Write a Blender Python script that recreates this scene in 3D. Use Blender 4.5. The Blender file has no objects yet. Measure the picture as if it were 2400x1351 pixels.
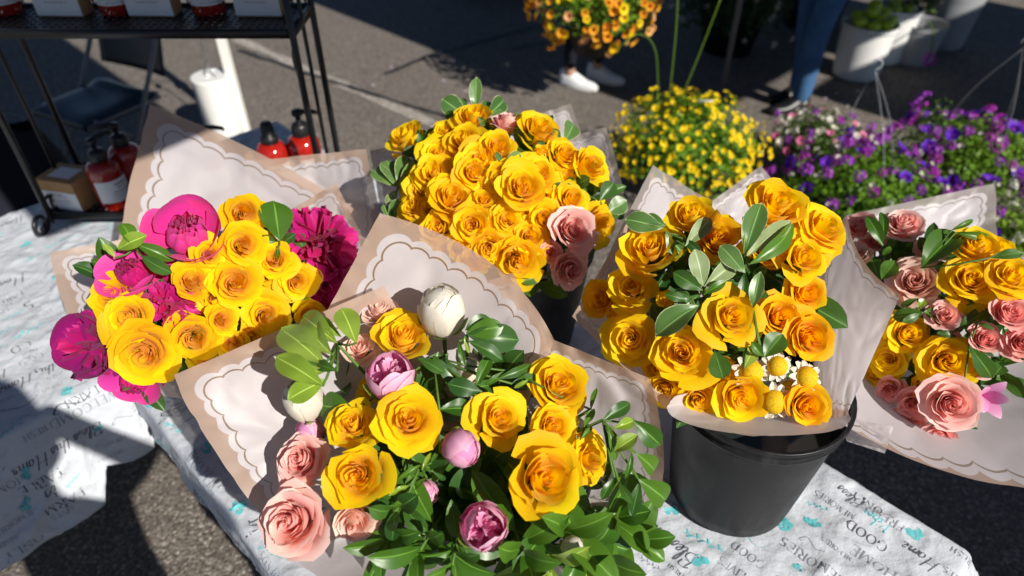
import bpy, math, random
from mathutils import Vector, Matrix, noise
R_ = math.radians
SC = bpy.context.scene
COL = SC.collection
TAU = 2 * math.pi

# ------------------------------------------------------------------ camera, world, sun, exposure
PITCH, CAM_H, FPX = 39.0, 1.85, 1600.0            # focal length in pixels of a 2400 wide picture
cam_d = bpy.data.cameras.new('camera')
cam = bpy.data.objects.new('camera', cam_d); COL.objects.link(cam)
cam.location = (0, 0, CAM_H)
cam.rotation_euler = (R_(90 - PITCH), 0, 0)
cam_d.sensor_width = 36.0
cam_d.lens = FPX / 2400 * 36
cam_d.clip_start, cam_d.clip_end = 0.05, 400
cam_d.dof.use_dof = True
cam_d.dof.focus_distance = 1.0
cam_d.dof.aperture_fstop = 2.8
SC.camera = cam

SUN_AZ = math.atan2(0.66, -0.75)                   # to the right of and behind the camera
SUN_EL = R_(35)
SUN = Vector((math.sin(SUN_AZ) * math.cos(SUN_EL), math.cos(SUN_AZ) * math.cos(SUN_EL), math.sin(SUN_EL)))
world = bpy.data.worlds.new('World'); SC.world = world; world.use_nodes = True
wn = world.node_tree.nodes; bg = wn['Background']
sky = wn.new('ShaderNodeTexSky'); sky.sky_type = 'NISHITA'; sky.sun_disc = False
sky.sun_elevation = SUN_EL; sky.sun_rotation = SUN_AZ; sky.altitude = 2600; sky.air_density = .85; sky.dust_density = .15; sky.ozone_density = 3.0
world.node_tree.links.new(sky.outputs[0], bg.inputs[0]); bg.inputs[1].default_value = 0.05
sun_d = bpy.data.lights.new('sun', 'SUN'); sun_d.energy = 5.0; sun_d.angle = R_(0.55); sun_d.color = (1.0, 0.945, 0.86)
sun_o = bpy.data.objects.new('sun', sun_d); COL.objects.link(sun_o)
sun_o.rotation_euler = SUN.to_track_quat('Z', 'Y').to_euler(); sun_o.location = SUN * 20
SC.view_settings.view_transform = 'Standard'; SC.view_settings.look = 'None'
SC.view_settings.exposure = 0.36; SC.view_settings.gamma = 1.0; SC.view_settings.use_curve_mapping = False
SC.render.engine = 'CYCLES'
SC.cycles.max_bounces = 10; SC.cycles.diffuse_bounces = 7; SC.cycles.transmission_bounces = 8; SC.cycles.transparent_max_bounces = 12; SC.cycles.use_denoising = True

# ------------------------------------------------------------------ helpers
_p = R_(PITCH)
FWD = Vector((0, math.cos(_p), -math.sin(_p))); UPV = Vector((0, math.sin(_p), math.cos(_p))); RIGHT = Vector((1, 0, 0))
CAM = Vector((0, 0, CAM_H))
def ray(px, py): return RIGHT * ((px - 1200) / FPX) + UPV * ((675.5 - py) / FPX) + FWD
def at(px, py, depth): return CAM + ray(px, py) * depth
def on(px, py, z=0.0):
    d = ray(px, py); return CAM + d * ((z - CAM_H) / d.z)
A_ = Vector((math.sqrt(.5), math.sqrt(.5), 0)); B_ = Vector((math.sqrt(.5), -math.sqrt(.5), 0))  # the tables stand diagonally
def pq(v): return (v.dot(A_), v.dot(B_))

class MB:
    """collects shapes into one mesh"""
    def __init__(s): s.v = []; s.f = []; s.uv = []; s.mi = []
    def add(s, verts, faces, uvs=None, m=0):
        b = len(s.v); s.v += [tuple(x) for x in verts]; s.f += [tuple(i + b for i in f) for f in faces]
        s.uv += list(uvs) if uvs else [(0.5, 0.5)] * len(verts); s.mi += [m] * len(faces); return s
    def grid(s, nu, nv, fn, m=0, wrap=False):
        vs, us = [], []
        for j in range(nv + 1):
            for i in range(nu + (0 if wrap else 1)):
                u, v = i / nu, j / nv
                vs.append(fn(u, v)); us.append((u, v))
        w = nu if wrap else nu + 1
        fs = []
        for j in range(nv):
            for i in range(nu):
                i2 = (i + 1) % w
                fs.append((j * w + i, j * w + i2, (j + 1) * w + i2, (j + 1) * w + i))
        return s.add(vs, fs, us, m)
    def box(s, c, d, m=0, rz=0.0, bev=0.0, mat=None):
        x, y, z = d[0] / 2, d[1] / 2, d[2] / 2
        M = mat or (Matrix.Translation(Vector(c)) @ Matrix.Rotation(rz, 4, 'Z'))
        if bev <= 0:
            vs = [M @ Vector((a * x, b * y, e * z)) for e in (-1, 1) for b in (-1, 1) for a in (-1, 1)]
            return s.add(vs, [(0, 2, 3, 1), (4, 5, 7, 6), (0, 1, 5, 4), (2, 6, 7, 3), (0, 4, 6, 2), (1, 3, 7, 5)], None, m)
        vs = []; b_ = min(bev, x * .9, y * .9, z * .9)
        rings = [(z - b_ * 0, b_), (z - b_, 0)]
        zs = [(-z, b_), (-z + b_, 0), (z - b_, 0), (z, b_)]
        for zz, ins in zs:
            X, Y = x - ins, y - ins; k = b_ * .5
            for a, b in ((-X + k, -Y), (X - k, -Y), (X, -Y + k), (X, Y - k), (X - k, Y), (-X + k, Y), (-X, Y - k), (-X, -Y + k)):
                vs.append(M @ Vector((a, b, zz)))
        fs = [tuple(range(7, -1, -1)), tuple(range(24, 32))]
        for r in range(3):
            for i in range(8): fs.append((r * 8 + i, r * 8 + (i + 1) % 8, r * 8 + 8 + (i + 1) % 8, r * 8 + 8 + i))
        return s.add(vs, fs, None, m)
    def tube(s, pts, r, n=6, m=0, cap=True):
        pts = [Vector(p) for p in pts]; rr = r if isinstance(r, (list, tuple)) else [r] * len(pts)
        vs, fs = [], []; up = None
        for i, p in enumerate(pts):
            d = (pts[min(i + 1, len(pts) - 1)] - pts[max(i - 1, 0)]).normalized()
            if up is None: up = d.orthogonal().normalized()
            else:
                up = (up - d * up.dot(d));
                up = up.normalized() if up.length > 1e-6 else d.orthogonal().normalized()
            sd = d.cross(up)
            for k in range(n):
                a = TAU * k / n; vs.append(p + (up * math.cos(a) + sd * math.sin(a)) * rr[i])
        for i in range(len(pts) - 1):
            for k in range(n): fs.append((i * n + k, i * n + (k + 1) % n, (i + 1) * n + (k + 1) % n, (i + 1) * n + k))
        if cap: fs += [tuple(range(n - 1, -1, -1)), tuple(range((len(pts) - 1) * n, len(pts) * n))]
        return s.add(vs, fs, None, m)
    def lathe(s, prof, n=32, c=(0, 0, 0), m=0, a0=0.0, a1=TAU, sx=1.0, sy=1.0):
        full = abs(a1 - a0 - TAU) < 1e-6
        def fn(u, v):
            a = a0 + (a1 - a0) * u; r, z = prof[round(v * (len(prof) - 1))]
            return (c[0] + sx * r * math.cos(a), c[1] + sy * r * math.sin(a), c[2] + z)
        return s.grid(n, len(prof) - 1, fn, m, wrap=full)
    def mesh(s, name, mats, smooth=True):
        me = bpy.data.meshes.new(name); me.from_pydata(s.v, [], s.f)
        uvl = me.uv_layers.new(name='UVMap')
        li = [0] * len(me.loops); me.loops.foreach_get('vertex_index', li)
        flat = []
        for i in li: flat += s.uv[i]
        uvl.data.foreach_set('uv', flat)
        for mt in (mats if isinstance(mats, (list, tuple)) else [mats]): me.materials.append(mt)
        if any(s.mi): me.polygons.foreach_set('material_index', s.mi)
        me.polygons.foreach_set('use_smooth', [smooth] * len(s.f)); me.update(); return me
    def build(s, name, mats, parent=None, smooth=True): return link(name, s.mesh(name, mats, smooth), parent)

def link(name, data, parent=None, M=None):
    o = bpy.data.objects.new(name, data); COL.objects.link(o)
    if parent is not None: o.parent = parent
    if M is not None: o.matrix_local = M
    return o
def tag(o, label=None, cat=None, group=None, kind=None):
    if label: o['label'] = label
    if cat: o['category'] = cat
    if group: o['group'] = group
    if kind: o['kind'] = kind
    return o
def thing(name, label, cat, M=None, group=None):
    o = link(name, None, None, M if M is not None else Matrix.Identity(4)); o.empty_display_size = .02
    return tag(o, label, cat, group)
def T(x, y=None, z=None): return Matrix.Translation(Vector(x) if y is None else Vector((x, y, z)))
def frame(pos, zdir, spin=0.0, scale=1.0):
    q = Vector(zdir).to_track_quat('Z', 'Y').to_matrix().to_4x4()
    sc = Matrix.Diagonal((scale, scale, scale, 1)) if not isinstance(scale, tuple) else Matrix.Diagonal((*scale, 1))
    return Matrix.Translation(pos) @ q @ Matrix.Rotation(spin, 4, 'Z') @ sc
def arc(cx, cy, rx, ry, a0, a1, n=10):
    return [(cx + rx * math.cos(R_(a0 + (a1 - a0) * i / n)), cy + ry * math.sin(R_(a0 + (a1 - a0) * i / n))) for i in range(n + 1)]
def spline(pts, k=6):
    P = [Vector(p) for p in pts]; out = []
    for i in range(len(P) - 1):
        a, b, c, d = P[max(i - 1, 0)], P[i], P[i + 1], P[min(i + 2, len(P) - 1)]
        for j in range(k):
            t = j / k
            out.append(.5 * ((2 * b) + (c - a) * t + (2 * a - 5 * b + 4 * c - d) * t * t + (3 * b - a - 3 * c + d) * t ** 3))
    return out + [P[-1]]

# ------------------------------------------------------------------ materials
class NT:
    def __init__(s, name):
        s.m = bpy.data.materials.new(name); s.m.use_nodes = True; s.t = s.m.node_tree; s.t.nodes.clear()
        s.out = s.n('ShaderNodeOutputMaterial')
    def n(s, typ, **kw):
        nd = s.t.nodes.new(typ)
        for k, v in kw.items(): setattr(nd, k, v)
        return nd
    def l(s, a, b): s.t.links.new(a, b)
    def set(s, nd, **kw):
        for k, v in kw.items():
            inp = nd.inputs[k.replace('_', ' ')] if k.replace('_', ' ') in nd.inputs else nd.inputs[k]
            if hasattr(v, 'is_linked') or isinstance(v, bpy.types.NodeSocket): s.l(v, inp)
            else: inp.default_value = v
        return nd
    def math(s, op, a, b=None, c=None):
        nd = s.n('ShaderNodeMath', operation=op)
        for i, x in enumerate((a, b, c)):
            if x is None: continue
            if isinstance(x, bpy.types.NodeSocket): s.l(x, nd.inputs[i])
            else: nd.inputs[i].default_value = x
        return nd.outputs[0]
    def mix(s, f, a, b):
        nd = s.n('ShaderNodeMix', data_type='RGBA')
        for i, x in ((0, f), (6, a), (7, b)):
            if isinstance(x, bpy.types.NodeSocket): s.l(x, nd.inputs[i])
            else: nd.inputs[i].default_value = (*x, 1) if isinstance(x, (tuple, list)) and len(x) == 3 else x
        return nd.outputs[2]
    def ramp(s, f, stops):
        nd = s.n('ShaderNodeValToRGB'); s.l(f, nd.inputs[0]); e = nd.color_ramp.elements
        while len(e) < len(stops): e.new(.5)
        for el, (p, c) in zip(e, stops): el.position = p; el.color = (*c, 1) if len(c) == 3 else c
        return nd.outputs[0]
    def noise(s, scale, detail=3, coord='Object', rough=.5, vec=None):
        nd = s.n('ShaderNodeTexNoise'); nd.inputs['Scale'].default_value = scale; nd.inputs['Detail'].default_value = detail
        nd.inputs['Roughness'].default_value = rough
        s.l(vec if vec is not None else s.coord(coord), nd.inputs['Vector']); return nd.outputs[0]
    def coord(s, which): return s.n('ShaderNodeTexCoord').outputs[which]
    def bsdf(s, col=(.5, .5, .5), rough=.5, spec=.4, **kw):
        nd = s.n('ShaderNodeBsdfPrincipled')
        if isinstance(col, bpy.types.NodeSocket): s.l(col, nd.inputs['Base Color'])
        else: nd.inputs['Base Color'].default_value = (*col, 1)
        if isinstance(rough, bpy.types.NodeSocket): s.l(rough, nd.inputs['Roughness'])
        else: nd.inputs['Roughness'].default_value = rough
        nd.inputs['Specular IOR Level'].default_value = spec
        for k, v in kw.items(): nd.inputs[k.replace('_', ' ')].default_value = v
        return nd
    def bump(s, h, nd, strength=.3, dist=.002):
        b = s.n('ShaderNodeBump'); b.inputs['Strength'].default_value = strength; b.inputs['Distance'].default_value = dist
        s.l(h, b.inputs['Height']); s.l(b.outputs[0], nd.inputs['Normal']); return nd
    def mixsh(s, f, a, b):
        nd = s.n('ShaderNodeMixShader')
        if isinstance(f, bpy.types.NodeSocket): s.l(f, nd.inputs[0])
        else: nd.inputs[0].default_value = f
        s.l(a, nd.inputs[1]); s.l(b, nd.inputs[2]); return nd.outputs[0]
    def done(s, sh): s.l(sh if isinstance(sh, bpy.types.NodeSocket) else sh.outputs[0], s.out.inputs[0]); return s.m

def plain(name, col, rough=.5, spec=.4, var=.0, scale=30, bump=0.0, bscale=200, **kw):
    t = NT(name); c = col
    if var > 0:
        c = t.mix(t.noise(scale, 4), tuple(x * (1 - var) for x in col), tuple(min(1, x * (1 + var)) for x in col))
    b = t.bsdf(c, rough, spec, **kw)
    if bump > 0: t.bump(t.noise(bscale, 3), b, bump, .002)
    return t.done(b)

def petal_mat(name, base, edge, core, trans=.38, tcol=None, rough=.55, tip_w=.3):
    """petal: u = how far out in the flower (0 heart .. 1 outermost), v = height along the petal"""
    t = NT(name); uv = t.n('ShaderNodeSeparateXYZ'); t.l(t.coord('UV'), uv.inputs[0])
    c = t.mix(t.ramp(uv.outputs[0], [(0, (1, 1, 1)), (.42, (0, 0, 0))]), base, core)
    edge_f = t.math('MULTIPLY', t.math('SMOOTH_MIN', t.math('POWER', uv.outputs[1], 5.0), 1.0, .1), tip_w * 2)
    c = t.mix(edge_f, c, edge)
    oi = t.n('ShaderNodeObjectInfo')
    hsv = t.n('ShaderNodeHueSaturation'); t.l(c, hsv.inputs['Color'])
    t.l(t.math('MULTIPLY_ADD', oi.outputs['Random'], .03, .485), hsv.inputs['Hue'])
    t.l(t.math('MULTIPLY_ADD', oi.outputs['Random'], .16, .90), hsv.inputs['Value'])
    c = hsv.outputs[0]
    vein = t.n('ShaderNodeTexNoise'); vein.inputs['Scale'].default_value = 9; vein.inputs['Detail'].default_value = 4
    mp = t.n('ShaderNodeMapping'); mp.inputs['Scale'].default_value = (9, 9, 1.5); t.l(t.coord('Object'), mp.inputs[0]); t.l(mp.outputs[0], vein.inputs['Vector'])
    b = t.bsdf(c, rough, .25); b.inputs['Sheen Weight'].default_value = .08
    t.bump(vein.outputs[0], b, .10, .02)
    tr = t.n('ShaderNodeBsdfTranslucent')
    if tcol: tr.inputs[0].default_value = (*tcol, 1)
    else: t.l(c, tr.inputs[0])
    return t.done(t.mixsh(trans, b.outputs[0], tr.outputs[0]))

def leaf_mat(name, dark, light, margin=None, rough=.32, trans=.25):
    t = NT(name); uv = t.n('ShaderNodeSeparateXYZ'); t.l(t.coord('UV'), uv.inputs[0])
    oi = t.n('ShaderNodeObjectInfo')
    c = t.mix(oi.outputs['Random'], dark, light)
    c = t.mix(t.math('MULTIPLY', t.noise(6, 4), .32), c, tuple(x * .55 for x in dark))
    mid = t.math('ABSOLUTE', t.math('SUBTRACT', uv.outputs[0], .5))
    c = t.mix(t.ramp(mid, [(0, (1, 1, 1)), (.035, (0, 0, 0))]), c, tuple(min(1, x * 2.0 + .03) for x in light))
    if margin:
        e = t.math('ADD', t.math('MULTIPLY', mid, 2), t.math('MULTIPLY', t.math('SUBTRACT', t.noise(7, 2), .5), .22))
        ev = t.math('MAXIMUM', e, t.math('MULTIPLY_ADD', uv.outputs[1], 1.0, -.02))
        c = t.mix(t.ramp(ev, [(.93, (0, 0, 0)), (.97, (1, 1, 1))]), c, margin)
    b = t.bsdf(c, rough, .5)
    wv = t.n('ShaderNodeTexWave'); wv.inputs['Scale'].default_value = 5; wv.inputs['Distortion'].default_value = 2.5
    t.l(t.coord('UV'), wv.inputs[0]); t.bump(wv.outputs[1], b, .025, .02)
    tr = t.n('ShaderNodeBsdfTranslucent'); tc = t.mix(.35, c, (.35, .5, .03)); t.l(tc, tr.inputs[0])
    return t.done(t.mixsh(trans, b.outputs[0], tr.outputs[0]))

def paper_mat(name, tint):
    """frosted wrapping film with a printed scalloped white field and a thin line inside its edge"""
    t = NT(name); uv = t.n('ShaderNodeSeparateXYZ'); t.l(t.coord('UV'), uv.inputs[0])
    u = t.math('MULTIPLY_ADD', uv.outputs[0], 2.0, -1.0); v = t.math('MULTIPLY_ADD', uv.outputs[1], 2.0, -1.0)
    au, av = t.math('ABSOLUTE', u), t.math('ABSOLUTE', v)
    def field(off):
        def edge(a, b):     # a against a scalloped line that runs along b
            big = t.math('MULTIPLY', t.math('POWER', t.math('ABSOLUTE', t.math('COSINE', t.math('MULTIPLY', b, 16.5))), .6), .040)
            sw = t.math('MULTIPLY', t.math('ABSOLUTE', t.math('COSINE', t.math('MULTIPLY', b, 5.5))), .026)
            return t.math('SUBTRACT', t.math('SUBTRACT', a, .825 - off), t.math('ADD', big, sw))
        body = t.math('MAXIMUM', edge(au, v), edge(av, u))
        # round off the corner, then add a lobe on it
        body = t.math('MAXIMUM', body, t.math('MULTIPLY', t.math('SUBTRACT', t.math('ADD', au, av), 1.545 - 1.6 * off), .7))
        cu, cv = t.math('SUBTRACT', au, .755 - off * .72), t.math('SUBTRACT', av, .755 - off * .72)
        cd = t.math('SQRT', t.math('ADD', t.math('POWER', cu, 2.0), t.math('POWER', cv, 2.0)))
        return t.math('MINIMUM', body, t.math('SUBTRACT', cd, .135 - off * .3))
    f0, f1 = field(0.0), field(0.060)
    inside = t.math('LESS_THAN', f0, 0.0)
    line = t.math('LESS_THAN', t.math('ABSOLUTE', f1), .0078)
    film = tint
    c = t.mix(inside, film, (.68, .635, .655)); c = t.mix(line, c, (.26, .18, .12))
    b = t.bsdf(c, .42, .4); tr = t.n('ShaderNodeBsdfTranslucent'); t.l(t.mix(inside, tuple(min(1, x * 1.35) for x in film), (.70, .63, .62)), tr.inputs[0])
    sh = t.mixsh(t.math('MULTIPLY_ADD', inside, .0, .38), b.outputs[0], tr.outputs[0])
    tp = t.n('ShaderNodeBsdfTransparent'); tp.inputs[0].default_value = (.95, .88, .82, 1)
    clear = t.math('MULTIPLY_ADD', inside, -.17, .24)
    return t.done(t.mixsh(clear, sh, tp.outputs[0]))

def cloth_mat():
    t = NT('vinyl_cloth')
    n1 = t.noise(14, 5, rough=.6); n2 = t.noise(60, 3)
    c = t.mix(n1, (.44, .475, .525), (.57, .595, .635))
    b = t.bsdf(c, .42, .4)
    h = t.math('ADD', t.math('MULTIPLY', n1, 1.0), t.math('MULTIPLY', n2, .25))
    t.bump(h, b, .6, .012)
    return t.done(b)

def asphalt_mat():
    t = NT('asphalt'); co = t.coord('Object')
    v = t.n('ShaderNodeTexVoronoi'); v.inputs['Scale'].default_value = 115; t.l(co, v.inputs['Vector'])
    big = t.noise(1.3, 5, vec=co); mid = t.noise(26, 5, vec=co, rough=.65)
    stone = t.n('ShaderNodeSeparateColor'); t.l(v.outputs['Color'], stone.inputs[0])
    c = t.ramp(stone.outputs[0], [(0, (.075, .066, .057)), (.5, (.172, .148, .124)), (.86, (.265, .230, .195)), (1, (.46, .42, .38))])
    gap = t.ramp(v.outputs['Distance'], [(0, (1, 1, 1)), (.55, (1, 1, 1)), (.85, (.32, .30, .29))])
    mul = t.n('ShaderNodeMix', data_type='RGBA', blend_type='MULTIPLY'); mul.inputs[0].default_value = .9; t.l(c, mul.inputs[6]); t.l(gap, mul.inputs[7])
    c2 = t.mix(t.math('MULTIPLY', mid, .38), mul.outputs[2], (.172, .151, .132))
    c3 = t.mix(t.ramp(big, [(.35, (0, 0, 0)), (.7, (.5, .5, .5))]), c2, (.135, .121, .108))
    b = t.bsdf(c3, .85, .3)
    h = t.math('SUBTRACT', t.math('MULTIPLY', mid, .8), v.outputs['Distance'])
    t.bump(h, b, .8, .006)
    return t.done(b)

M = {}
M['asphalt'] = asphalt_mat()
M['tar'] = plain('tar_seal', (.022, .020, .019), .5, .4, .3, 40, .4, 300)
t = NT('faded_paint'); f = t.ramp(t.noise(70, 5, rough=.7), [(.44, (0, 0, 0)), (.60, (1, 1, 1))])
M['paint'] = t.done(t.bsdf(t.mix(f, (.19, .165, .145), (.52, .48, .43)), .8, .2))
M['cloth'] = cloth_mat()
M['ink'] = plain('ink_black', (.095, .10, .12), .5, .3)
M['ink_grey'] = plain('ink_grey', (.24, .26, .30), .5, .3)
M['ink_teal'] = plain('ink_teal', (.13, .50, .53), .5, .3)
M['paper'] = paper_mat('frosted_paper', (.57, .42, .335))
M['paper_grey'] = paper_mat('frosted_paper_grey', (.42, .375, .35))
M['yellow'] = petal_mat('yellow_petal', (.99, .69, .004), (.99, .73, .008), (.99, .72, .006), .50, (1.0, .69, .0))
M['amber'] = petal_mat('shaded_yellow_petal', (.98, .61, .004), (.98, .66, .008), (.98, .58, .004), .48, (1.0, .56, .0))  # yellow roses lying in shade: the shade is put into the petal colour
M['pink'] = petal_mat('pink_petal', (.93, .57, .52), (.95, .75, .69), (.88, .31, .30), .38, (.98, .48, .42), tip_w=.4)
M['blush'] = petal_mat('blush_petal', (.93, .66, .56), (.94, .76, .66), (.90, .48, .41), .36, (.98, .58, .46), tip_w=.4)
M['coral'] = petal_mat('coral_petal', (.92, .46, .42), (.94, .66, .60), (.84, .24, .24), .38, (.98, .40, .35), tip_w=.35)
M['hotpink'] = petal_mat('hot_pink_petal', (.78, .045, .36), (.82, .13, .46), (.66, .01, .26), .34, (.95, .02, .32))
M['magenta'] = petal_mat('magenta_petal', (.52, .006, .16), (.62, .03, .26), (.40, .002, .10), .30, (.90, .0, .20))
M['plum'] = petal_mat('plum_petal', (.27, .006, .15), (.36, .02, .20), (.40, .004, .14), .28, (.70, .0, .22))
M['mauve'] = petal_mat('mauve_petal', (.78, .32, .58), (.88, .62, .74), (.78, .27, .48), .30, (.90, .20, .45), tip_w=.45)
M['white'] = petal_mat('white_petal', (.82, .78, .68), (.86, .83, .76), (.80, .76, .60), .30, (.85, .78, .60))
M['leaf'] = leaf_mat('leaf', (.030, .110, .010), (.095, .220, .018), None, .36, .28)
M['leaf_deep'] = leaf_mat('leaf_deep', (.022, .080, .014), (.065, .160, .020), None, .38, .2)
M['leaf_light'] = leaf_mat('leaf_light', (.23, .37, .035), (.33, .47, .08), None, .32, .30)
M['leaf_var'] = leaf_mat('leaf_variegated', (.06, .16, .035), (.16, .29, .08), (.52, .55, .30), .36, .25)
M['leaf_pale'] = leaf_mat('leaf_pale', (.22, .31, .12), (.30, .38, .17), (.50, .54, .32), .5, .25)
M['stem'] = plain('stem', (.075, .15, .022), .5, .3, .3, 40)
M['twig'] = plain('twig', (.16, .13, .05), .6, .3, .3, 40)
t = NT('black_bucket'); sm = t.ramp(t.noise(9, 6, rough=.7), [(.45, (0, 0, 0)), (.75, (1, 1, 1))]); mp = t.n('ShaderNodeMapping'); mp.inputs['Scale'].default_value = (60, 60, 5); t.l(t.coord('Object'), mp.inputs[0]); st = t.noise(1.0, 4, vec=mp.outputs[0]); scr = t.ramp(st, [(.55, (0, 0, 0)), (.72, (1, 1, 1))])
c = t.mix(t.math('MULTIPLY', sm, .5), (.008, .008, .009), (.034, .033, .032)); c = t.mix(t.math('MULTIPLY', scr, .25), c, (.06, .058, .056))
b = t.bsdf(c, t.math('MULTIPLY_ADD', sm, .25, .42), .3); t.bump(st, b, .06, .004); M['bucket'] = t.done(b)
M['black'] = plain('black_iron', (.008, .008, .009), .38, .5, .2, 60)
M['blackplastic'] = plain('black_plastic', (.010, .010, .011), .4, .5)
M['white_plastic'] = plain('white_plastic', (.72, .72, .70), .4, .4, .06, 12)
M['grey_plastic'] = plain('grey_plastic', (.30, .31, .33), .5, .4, .12, 12)
M['kraft'] = plain('kraft_card', (.43, .25, .11), .75, .2, .12, 60)
M['card'] = plain('card_white', (.76, .75, .74), .55, .3, .04, 60)
M['steel'] = plain('steel', (.50, .53, .56), .28, .5, .15, 40, Metallic=.9)
M['greymetal'] = plain('grey_metal', (.16, .16, .17), .45, .5, .2, 20)
M['whitemetal'] = plain('white_metal', (.78, .77, .73), .4, .4, .05, 20)
M['denim'] = plain('denim', (.045, .115, .24), .85, .2, .4, 16, .3, 120)
M['navy'] = plain('navy_vinyl', (.006, .017, .028), .38, .45, .2, 10)
M['darkcloth'] = plain('dark_cloth', (.010, .012, .020), .8, .2, .2, 14, .2, 90)
M['skin'] = plain('skin', (.42, .24, .17), .55, .3, .08, 20)
M['sneaker'] = plain('sneaker_knit', (.74, .76, .78), .8, .2, .06, 60, .35, 260)
M['apple'] = plain('green_apple', (.45, .60, .03), .25, .5, .25, 9)
t = NT('amber_plastic')
M['amberglass'] = t.done(t.bsdf((.33, .012, .006), .12, .6, Coat_Weight=.5))
M['label_grey'] = plain('label_print', (.30, .30, .32), .6, .2)
M['canvas'] = plain('canopy_canvas', (.20, .20, .21), .8, .2)
# ------------------------------------------------------------------ ground
g = MB()
def ground_fn(u, v):
    x, y = -60 + 120 * u, -40 + 120 * v
    return (x, y, 0)
g.grid(12, 12, ground_fn)
ground = tag(g.build('ground', M['asphalt']), 'worn grey asphalt ground of the market street', None, None, 'structure')
def strip(name, pts, w, z, mat, seed, wob=.02):
    rnd = random.Random(seed); P = []
    for a, b in zip(pts[:-1], pts[1:]):
        n = 10
        for i in range(n): P.append(Vector(a).lerp(Vector(b), i / n))
    P.append(Vector(pts[-1])); vs = []; fs = []
    for i, p in enumerate(P):
        d = (P[min(i + 1, len(P) - 1)] - P[max(i - 1, 0)]).normalized(); n = Vector((-d.y, d.x, 0))
        p = p + n * rnd.uniform(-wob, wob); k = w * rnd.uniform(.6, 1.25) / 2
        vs += [(*(p + n * k).xy, z), (*(p - n * k).xy, z)]
    for i in range(len(P) - 1): fs.append((2 * i, 2 * i + 1, 2 * i + 3, 2 * i + 2))
    return MB().add(vs, fs).build(name, mat, ground)
strip('painted_line', [on(440, 40), on(560, 95), on(1000, 285), on(1150, 350)], .09, .004, M['paint'], 4, .004)
strip('crack_seal', [on(560, 120), on(740, 180), on(900, 232), on(1045, 275), on(1200, 330)], .035, .008, M['tar'], 5, .008)
strip('crack_seal', [on(905, 175), on(1000, 135), on(1120, 100), on(1260, 62)], .04, .008, M['tar'], 6, .012)
strip('crack_seal', [on(1200, 115), on(1330, 90)], .03, .008, M['tar'], 8, .012)
rnd = random.Random(77)
fp = MB().lathe([(0, .002), (.5, .0), (1, .15)], 6).mesh('fallen_petal', [plain('fallen_petal', (.62, .45, .62), .6, .2)])
fallen = [(1063, 145), (917, 158), (1040, 190), (875, 200), (1092, 215), (1015, 300), (1100, 245), (1960, 220), (1990, 245), (1935, 232), (2010, 215)]
for i, (x, y) in enumerate(fallen):
    o = link('fallen_petal', fp, ground, Matrix.Translation(on(x, y, .006)) @ Matrix.Rotation(rnd.uniform(0, 6), 4, 'Z') @ Matrix.Diagonal((.016, .011, .012, 1)))

# ------------------------------------------------------------------ printed vinyl cloths on two trestle tables
TZ = .72
def project(v):
    d = Vector(v) - CAM; dep = d.dot(FWD); return (1200 + FPX * d.x / dep, 675.5 - FPX * d.dot(UPV) / dep)
def world(p, q, z): return A_ * p + B_ * q + Vector((0, 0, z))
class Cloth:
    def __init__(s, p0, p1, q0, q1, over, flare, seed, amp):
        s.r = (p0, p1, q0, q1); s.over = over; s.flare = flare; s.seed = seed; s.amp = amp
    def pt(s, a, b, lift=0.0):
        p0, p1, q0, q1 = s.r; cp, cq = min(max(a, p0), p1), min(max(b, q0), q1)
        dp, dq = a - cp, b - cq; d = math.hypot(dp, dq); r = .016
        w = noise.noise(Vector((a * 5, b * 5, s.seed))) * .5 + noise.noise(Vector((a * 13 + 4, b * 13, s.seed))) * .35 + noise.noise(Vector((a * 34, b * 30, s.seed + 9))) * .16
        w += .9 * max(0, 1 - abs(noise.noise(Vector((a * 7 + 2, b * 6, s.seed + 4)))) * 7) ** 2 + .5 * max(0, 1 - abs(noise.noise(Vector((a * 15, b * 17, s.seed + 7)))) * 6) ** 2
        if d < 1e-9: return world(a, b, TZ + .006 + w * s.amp + lift)
        n = (dp / d, dq / d)
        if d < r * math.pi / 2: th = d / r; h, z = r * math.sin(th), r * (1 - math.cos(th))
        else:
            e = d - r * math.pi / 2; fl = s.flare if dp >= 0 else .10
            run = (cp + cq) * 21 + s.seed
            h = r + e * math.sin(fl) + min(1, e / .12) * (.005 * math.sin(run * .7) + .004 * math.sin(run * 1.9 + 1) + w * .010)
            z = r + e * math.cos(fl)
        h += lift
        return world(cp + n[0] * h, cq + n[1] * h, TZ + .006 - z + w * s.amp * .5 + lift * .4)
    def build(s, name, parent, nu, nv):
        p0, p1, q0, q1 = s.r; m = MB()
        def fn(u, v):
            # denser towards the hems
            a = p0 - s.over['p0'] + (p1 - p0 + s.over['p0'] + s.over['p1']) * u
            hem1 = s.over['q1'](a) if callable(s.over['q1']) else s.over['q1']
            b = q0 - s.over['q0'] + (q1 + hem1 - q0 + s.over['q0']) * v
            return s.pt(a, b)
        m.grid(nu, nv, fn); o = m.build(name, M['cloth'], parent)
        md = o.modifiers.new('thick', 'SOLIDIFY'); md.thickness = .0015; md.offset = -1
        return o
    def find(s, px, py):
        a, b = pq(on(px, py, TZ))
        for _ in range(14):
            x, y = project(s.pt(a, b)); e = 1e-3
            xa, ya = project(s.pt(a + e, b)); xb, yb = project(s.pt(a, b + e))
            J = [[(xa - x) / e, (xb - x) / e], [(ya - y) / e, (yb - y) / e]]; D = J[0][0] * J[1][1] - J[0][1] * J[1][0]
            if abs(D) < 1e-6: break
            rx, ry = px - x, py - y
            a += max(-.05, min(.05, (rx * J[1][1] - ry * J[0][1]) / D)); b += max(-.05, min(.05, (ry * J[0][0] - rx * J[1][0]) / D))
        return a, b

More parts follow.
